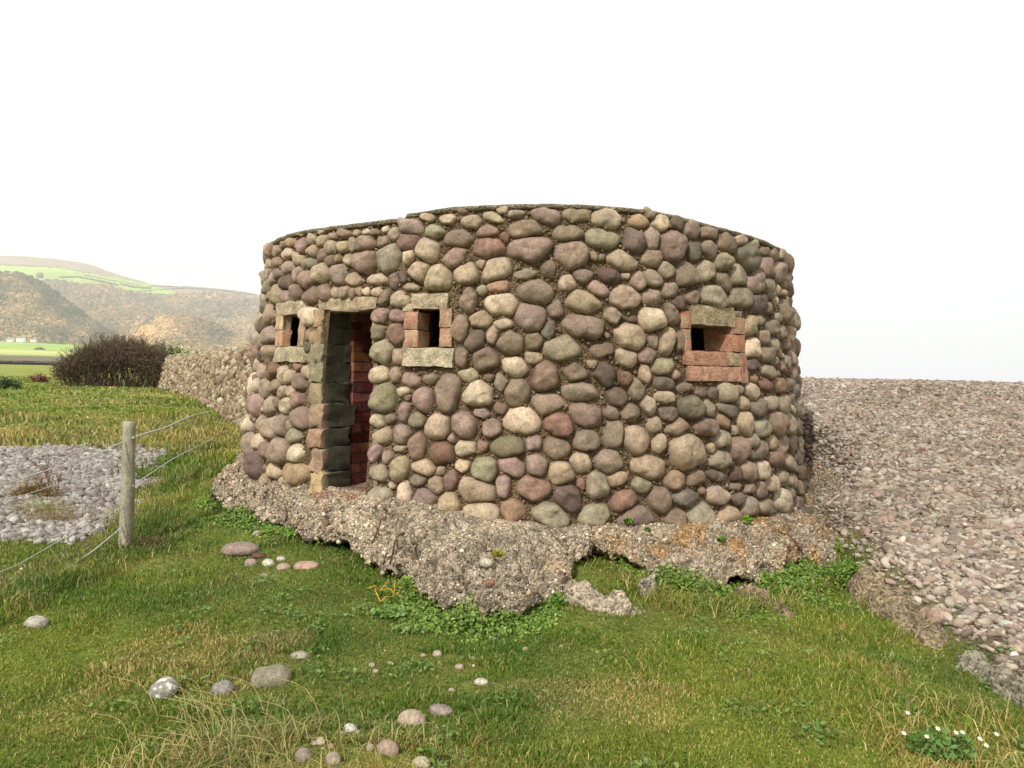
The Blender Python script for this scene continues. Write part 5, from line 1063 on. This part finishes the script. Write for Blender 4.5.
PXS = np.linspace(-330, 420, 520)
hor = lambda x: 372 - (512 - x) * .02095 + 0 * x
# valley farmland
ftop = tabf([(-420, 334), (0, 341), (130, 347), (260, 356), (420, 372)])
def frow(t): return lambda x: (hor(x) + .6) * (1 - t) + ftop(x) * t
def farm_col(px, ey, P):
    t = (hor(px) - ey) / (hor(px) - ftop(px) + 1e-6)
    n_ = fbm(P[..., 0] / 60, P[..., 1] / 120, 0, 3, 401)
    c = lin((150, 172, 96)) * (1 + .08 * n_)[..., None]
    scrub = sstep(.36, .30, t + .04 * n_)[..., None]; c = c * (1 - scrub) + lin((118, 112, 92)) * scrub
    tan = (sstep(.38, .44, t) * sstep(.62, .56, t))[..., None]; c = c * (1 - tan) + lin((182, 184, 120)) * tan
    return c
rows = [(320 * (1200 / 320) ** t, frow(t ** .8)) for t in np.linspace(0, 1, 60)]
far_sheet('farmland', PXS, rows, farm_col, M_HILL, 'pale green fields in the valley below the hills')
# main hill: woods below, fields and moor on top
sky_t = tabf([(-420, 330), (-300, 300), (-150, 268), (-60, 258), (0, 256.5), (30, 257), (50, 258.5), (80, 263), (105, 271), (130, 278.5), (150, 284), (180, 286.5), (210, 287.5), (235, 290), (260, 295), (300, 308), (350, 334), (400, 360), (420, 374)])
fld_t = tabf([(-420, 336), (-200, 290), (0, 275), (40, 280), (60, 279), (80, 284), (110, 285), (130, 291), (165, 295), (200, 292), (225, 293), (260, 297), (300, 312), (420, 376)])
mor_t = tabf([(-420, 332), (-200, 280), (0, 266), (30, 266.5), (60, 268), (80, 271), (100, 276), (130, 281), (150, 284), (420, 374)])
def mrow(t): return lambda x: (ftop(x) + 3) * (1 - t) + sky_t(x) * t
WOOD = [(160, 134, 100), (142, 116, 90), (118, 112, 88), (152, 126, 100), (108, 106, 90), (172, 146, 106), (130, 110, 90), (98, 104, 86)]
def main_col(px, ey, P):
    n_ = fbm(P[..., 0] / 40, P[..., 1] / 60, P[..., 2] / 30, 3, 411); n3 = fbm(px / 9, ey / 2.2, 0, 3, 412)
    c = lin((140, 112, 82)) * (1 + .35 * n_)[..., None]
    f_ = sstep(fld_t(px) + .6, fld_t(px) - .2, ey)[..., None]; fc_ = lin((158, 184, 96)) * (1 + .25 * sstep(0, .5, n3) - .12)[..., None]; 
    st_ = (sstep(.25, .33, n3) * .35)[..., None]; fc_ = fc_ * (1 - st_) + lin((120, 110, 84)) * st_; c = c * (1 - f_) + fc_ * f_
    m_ = (sstep(mor_t(px) + .6, mor_t(px) - .2, ey))[..., None]; mc_ = lin((146, 132, 116)) * (1 + .15 * n_)[..., None]; return c * (1 - m_) + mc_ * m_
rows = [(1500 + 1700 * t, mrow(t ** .85)) for t in np.linspace(0, 1, 110)] + [(3800, lambda x: sky_t(x) + 14)]
oh, PM = far_sheet('hills', PXS, rows, main_col, M_HILL, 'long moorland hill with green fields above autumn woods', bump=10, seed=3)
# wooded spur on the left and the rounded wooded hill on the right, both nearer
sp_t = tabf([(-420, 330), (-200, 285), (-80, 274), (0, 273.5), (20, 274), (40, 282), (60, 296), (80, 311), (100, 326), (120, 339), (140, 350), (170, 358), (420, 376)])
def srow(t): return lambda x: (ftop(x) + 2) * (1 - t) + sp_t(x) * t
def wood_col(px, ey, P): return lin((124, 104, 80)) * (1 + .3 * fbm(P[..., 0] / 30, P[..., 1] / 50, P[..., 2] / 30, 3, 421))[..., None]
rows = [(1210 + 500 * t, srow(t ** .8)) for t in np.linspace(0, 1, 60)] + [(1900, lambda x: sp_t(x) + 12)]
os_, PS = far_sheet('hills', PXS[:380], rows, wood_col, M_HILL, 'wooded spur descending from the left in front of the hill', bump=3, seed=5)
rt_t = tabf([(60, 360), (120, 350), (135, 334), (150, 322), (165, 316), (180, 315), (195, 317), (215, 325), (240, 338), (270, 352), (300, 366), (420, 380)])
def rrow(t): return lambda x: (np.maximum(ftop(x) + 3, rt_t(x))) * (1 - t) + rt_t(x) * t
rows = [(1300 + 300 * t, rrow(t ** .8)) for t in np.linspace(0, 1, 50)] + [(1750, lambda x: rt_t(x) + 12)]
orr, PR = far_sheet('hills', PXS[270:], rows, lambda a, b_, P: lin((160, 134, 98)) * (1 + .25 * fbm(P[..., 0] / 30, P[..., 1] / 50, P[..., 2] / 30, 3, 431))[..., None], M_HILL, 'rounded orange-brown wooded hill on the right of the valley', bump=6, seed=6)
# tree canopy on the wooded slopes
def canopy(P, n, sel, seed, bias):
    a_, b_ = P.shape[:2]; i = rng.integers(0, a_ - 1, n); j = rng.integers(0, b_ - 2, n); u = rng.random((n, 1)); v = rng.random((n, 1))
    q = P[i, j] * (1 - u) * (1 - v) + P[i + 1, j] * u * (1 - v) + P[i, j + 1] * (1 - u) * v + P[i + 1, j + 1] * u * v
    x, y, d = project(q); k = (x > -80) & (x < 300) & sel(x, y); q, d, x, y = q[k], d[k], x[k], y[k]
    s = d / FPX * rng.uniform(.8, 2.0, len(q)); tone = fbm(x / 22, y / 9, seed, 3, 441)[:, None] + bias(x, y)[:, None]
    c = np.array(WOOD, float)[rng.integers(len(WOOD), size=len(q))] + rng.normal(0, 10, (len(q), 1)); c = c * .82 * (1 + .3 * tone) + np.array([14, 4, -5]) * tone
    return pebbles(q + np.array([0, 0, .4]) * s[:, None], np.stack([s, s, s * 1.1], 1), lin(np.clip(c, 30, 240)), 1, .5, .35)
parts_ = [canopy(PM, 26000, lambda x, y: (y > fld_t(x) + 1) & (y < 350), 1, lambda x, y: .3 + 0 * x),
          canopy(PS, 22000, lambda x, y: y > 250, 2, lambda x, y: np.where(y - sp_t(x) < 20 * sstep(10, 60, x), -.55, .1)),  # shaded right flank of the spur darkened in the tree colours
          canopy(PR, 13000, lambda x, y: y > 250, 3, lambda x, y: .9 * sstep(200, 140, x) + .3)]
V = np.concatenate([p[0] for p in parts_]); Fo = []; n0 = 0
for p in parts_: Fo.append(p[1] + n0); n0 += len(p[0])
tag(mesh_obj('woodland', V, [np.concatenate(Fo)], M_CANOPY, col=np.concatenate([p[2] for p in parts_])), 'autumn woodland covering the far hillsides', 'woodland', None, 'stuff')
# hedgerows
hv = []
def hedge(pts, dist, s, n, color=(92, 92, 70)):
    pts = np.array(pts, float); t = np.linspace(0, 1, n); x = np.interp(t, np.linspace(0, 1, len(pts)), pts[:, 0]); y = np.interp(t, np.linspace(0, 1, len(pts)), pts[:, 1])
    P = np.array([hp(a, b_ + rng.normal(0, .15), dist) for a, b_ in zip(x, y)]); sz = dist / FPX * s * rng.uniform(.6, 1.3, n)
    hv.append(pebbles(P, np.stack([sz * 1.4, sz, sz], 1), lin(np.clip(np.array(color) + rng.normal(0, 10, (n, 1)), 10, 230)), 1, .4, .3))
hedge([(-60, 349), (0, 349.5), (30, 351.5), (65, 354)], 700, .8, 90); hedge([(35, 350), (40, 349), (46, 352)], 690, 1.6, 16); hedge([(48, 352), (54, 351), (60, 353)], 690, 1.3, 10)
hedge([(-60, 360.8), (0, 361.2), (60, 362.0), (80, 362.5)], 300, .7, 160, (84, 82, 60)); hedge([(-60, 357), (0, 358), (60, 360)], 420, .9, 140, (120, 112, 92)); hedge([(-60, 354.5), (0, 355), (60, 358.5)], 500, .6, 90, (130, 120, 104))
hedge([(-60, 342.5), (0, 343), (60, 345.5), (130, 349)], 1150, 1.6, 200, (96, 100, 84)); hedge([(0, 264), (30, 266), (60, 267.5), (90, 273)], 2900, .5, 60, (110, 104, 88))
hedge([(60, 277), (80, 277), (100, 281), (118, 285)], 2500, .8, 60, (100, 98, 84)); hedge([(140, 291), (180, 288), (220, 290), (256, 295)], 2700, .6, 90, (110, 108, 92)); hedge([(150, 286), (190, 287), (240, 293)], 2900, .5, 70, (110, 108, 92)); hedge([(84, 275), (110, 280), (140, 285)], 2800, .5, 60, (110, 108, 92)); hedge([(120, 284), (135, 287), (150, 288)], 2700, .9, 36, (120, 104, 88))
V = np.concatenate([p[0] for p in hv]); Fo = []; n0 = 0
for p in hv: Fo.append(p[1] + n0); n0 += len(p[0])
tag(mesh_obj('hedgerows', V, [np.concatenate(Fo)], M_CANOPY, col=np.concatenate([p[2] for p in hv])), 'dark hedgerows and field-edge trees across the far farmland', 'hedgerows', None, 'stuff')
# lone tree in the hill field
p = hp(39.5, 277, 2550); s = 2550 / FPX; lt = tag(empty('field_tree', p), 'lone brownish tree in the bright hill field above the woods', 'tree')
vv, ff, cl = lump(None, (3.6 * s, 3 * s, 2.6 * s), (124, 104, 84), 5, 3, .5); vv[:, 2] += 1.6 * s; mesh_obj('crown', vv, [ff], M_CANOPY, parent=lt, col=cl)
v_, f_ = tube([(0, 0, -1 * s), (0, 0, 1.2 * s)], .3 * s, 6); mesh_obj('trunk', v_, f_, M_TWIG, parent=lt, col=np.repeat(lin((90, 76, 60))[None], len(v_), 0))
# white cottages
def cottage(px, py, dist, wpx, hpx, label, chim):
    s = dist / FPX; p = hp(px, py, dist); root = tag(empty('cottage', p), label, 'cottage'); w, d, h, rf = wpx * s / 2, 3.2, hpx * s * .55, hpx * s * .5
    V = np.array([(-w, -d, -2), (w, -d, -2), (w, d, -2), (-w, d, -2), (-w, -d, h), (w, -d, h), (w, d, h), (-w, d, h), (-w, 0, h + rf * .94), (w, 0, h + rf * .94)])
    mesh_obj('wall', V, [np.array([(0, 1, 5, 4), (1, 2, 6, 5), (2, 3, 7, 6), (3, 0, 4, 7)]), np.array([(4, 8, 7), (5, 6, 9)])], M_PLAIN, parent=root, col=np.repeat(lin((240, 238, 230))[None], 10, 0), smooth=False)
    e = .35; Vr = np.array([(-w - e, -d - e, h - .1), (w + e, -d - e, h - .1), (w + e, 0, h + rf), (-w - e, 0, h + rf), (-w - e, d + e, h - .1), (w + e, d + e, h - .1)])
    rfo = mesh_obj('roof', Vr, [np.array([(0, 1, 2, 3), (3, 2, 5, 4)])], M_PLAIN, parent=root, col=np.repeat(lin((130, 124, 120))[None], 6, 0), smooth=False)
    def bx(x0, x1, y0, y1, z0, z1, nm, c, par):
        v = np.array([(x, y, z) for x in (x0, x1) for y in (y0, y1) for z in (z0, z1)]); return mesh_obj(nm, v, [BF], M_PLAIN, parent=par, col=np.repeat(lin(c)[None], 8, 0), smooth=False)
    bx(chim * w - .4, chim * w + .4, -.4, .4, h + rf * .6, h + rf + 1.3, 'chimney', (225, 222, 214), rfo)
    for q in (-.5, 0, .5): bx(q * w - .5, q * w + .5, -d - .05, -d + .1, h * .45, h * .45 + 1.1, 'window', (60, 64, 68), root)
cottage(10.5, 341.2, 1180, 5, 3.6, 'leftmost white cottage under the wooded spur', -.7)
cottage(21, 340.8, 1175, 7, 4.4, 'widest white cottage, in the middle of the hamlet under the spur', .6)
cottage(33.5, 341.3, 1185, 4, 3.2, 'small pale cottage at the right of the hamlet under the spur', .5)

# ------------------------------------------------------------------ haze
HAZE = 0.0002
if HAZE > 0:
    mh, nt, N, L = new_mat('haze'); out = N.new('ShaderNodeOutputMaterial'); pv = N.new('ShaderNodeVolumePrincipled'); pv.inputs['Color'].default_value = (.985, .992, 1, 1); pv.inputs['Density'].default_value = HAZE; pv.inputs['Anisotropy'].default_value = 0.2
    L.new(pv.outputs['Volume'], out.inputs['Volume'])
    x0, x1, y0, y1, z0, z1 = -4600, 4400, -4400, 4400, -8, 470
    v = np.array([(x, y, z) for x in (x0, x1) for y in (y0, y1) for z in (z0, z1)]); tag(mesh_obj('haze', v, [BF], mh, smooth=False), 'pale sea haze filling the air', 'haze', None, 'stuff')

# ------------------------------------------------------------------ light
SUN_EL, SUN_AZ = 41, -152     # azimuth from +Y towards +X (degrees): behind the camera, left
w = bpy.data.worlds.new('World'); sc.world = w; w.use_nodes = True; nt = w.node_tree; nt.nodes.clear(); N, L = nt.nodes, nt.links
out = N.new('ShaderNodeOutputWorld'); bg = N.new('ShaderNodeBackground'); sk = N.new('ShaderNodeTexSky'); sk.sky_type = 'NISHITA'; sk.sun_disc = False; sk.sun_elevation = R(SUN_EL); sk.sun_rotation = R(SUN_AZ); sk.dust_density = 4; sk.air_density = 1.0
mx = N.new('ShaderNodeMix'); mx.data_type = 'RGBA'; mx.inputs['Factor'].default_value = .8; mx.inputs['B'].default_value = (13.2, 13.2, 13.1, 1)   # thin white cloud sheet
L.new(sk.outputs['Color'], mx.inputs['A']); L.new(mx.outputs['Result'], bg.inputs['Color']); bg.inputs['Strength'].default_value = .12; L.new(bg.outputs['Background'], out.inputs['Surface'])
sl = bpy.data.lights.new('sun', 'SUN'); sl.energy = 4.9; sl.angle = R(1.5); sl.color = (1, .96, .9); so = bpy.data.objects.new('sun', sl); COL.objects.link(so)
from mathutils import Vector, Matrix
sd = Vector((sin(R(SUN_AZ)) * cos(R(SUN_EL)), cos(R(SUN_AZ)) * cos(R(SUN_EL)), sin(R(SUN_EL)))); so.rotation_euler = sd.to_track_quat('Z', 'Y').to_euler()
cd = bpy.data.cameras.new('camera'); cd.sensor_width = 36; cd.lens = FPX / 1024 * 36; cd.clip_end = 30000; cd.clip_start = .05
co = bpy.data.objects.new('camera', cd); COL.objects.link(co)
Mx = Matrix(((Rv[0], Uv[0], -Fv[0], CAM[0]), (Rv[1], Uv[1], -Fv[1], CAM[1]), (Rv[2], Uv[2], -Fv[2], CAM[2]), (0, 0, 0, 1))); co.matrix_world = Mx
sc.camera = co
sc.view_settings.view_transform = 'Standard'; sc.view_settings.look = 'None'; sc.view_settings.exposure = -0.26; sc.view_settings.gamma = 1
sc.cycles.max_bounces = 6; sc.cycles.volume_bounces = 3; sc.cycles.use_denoising = True
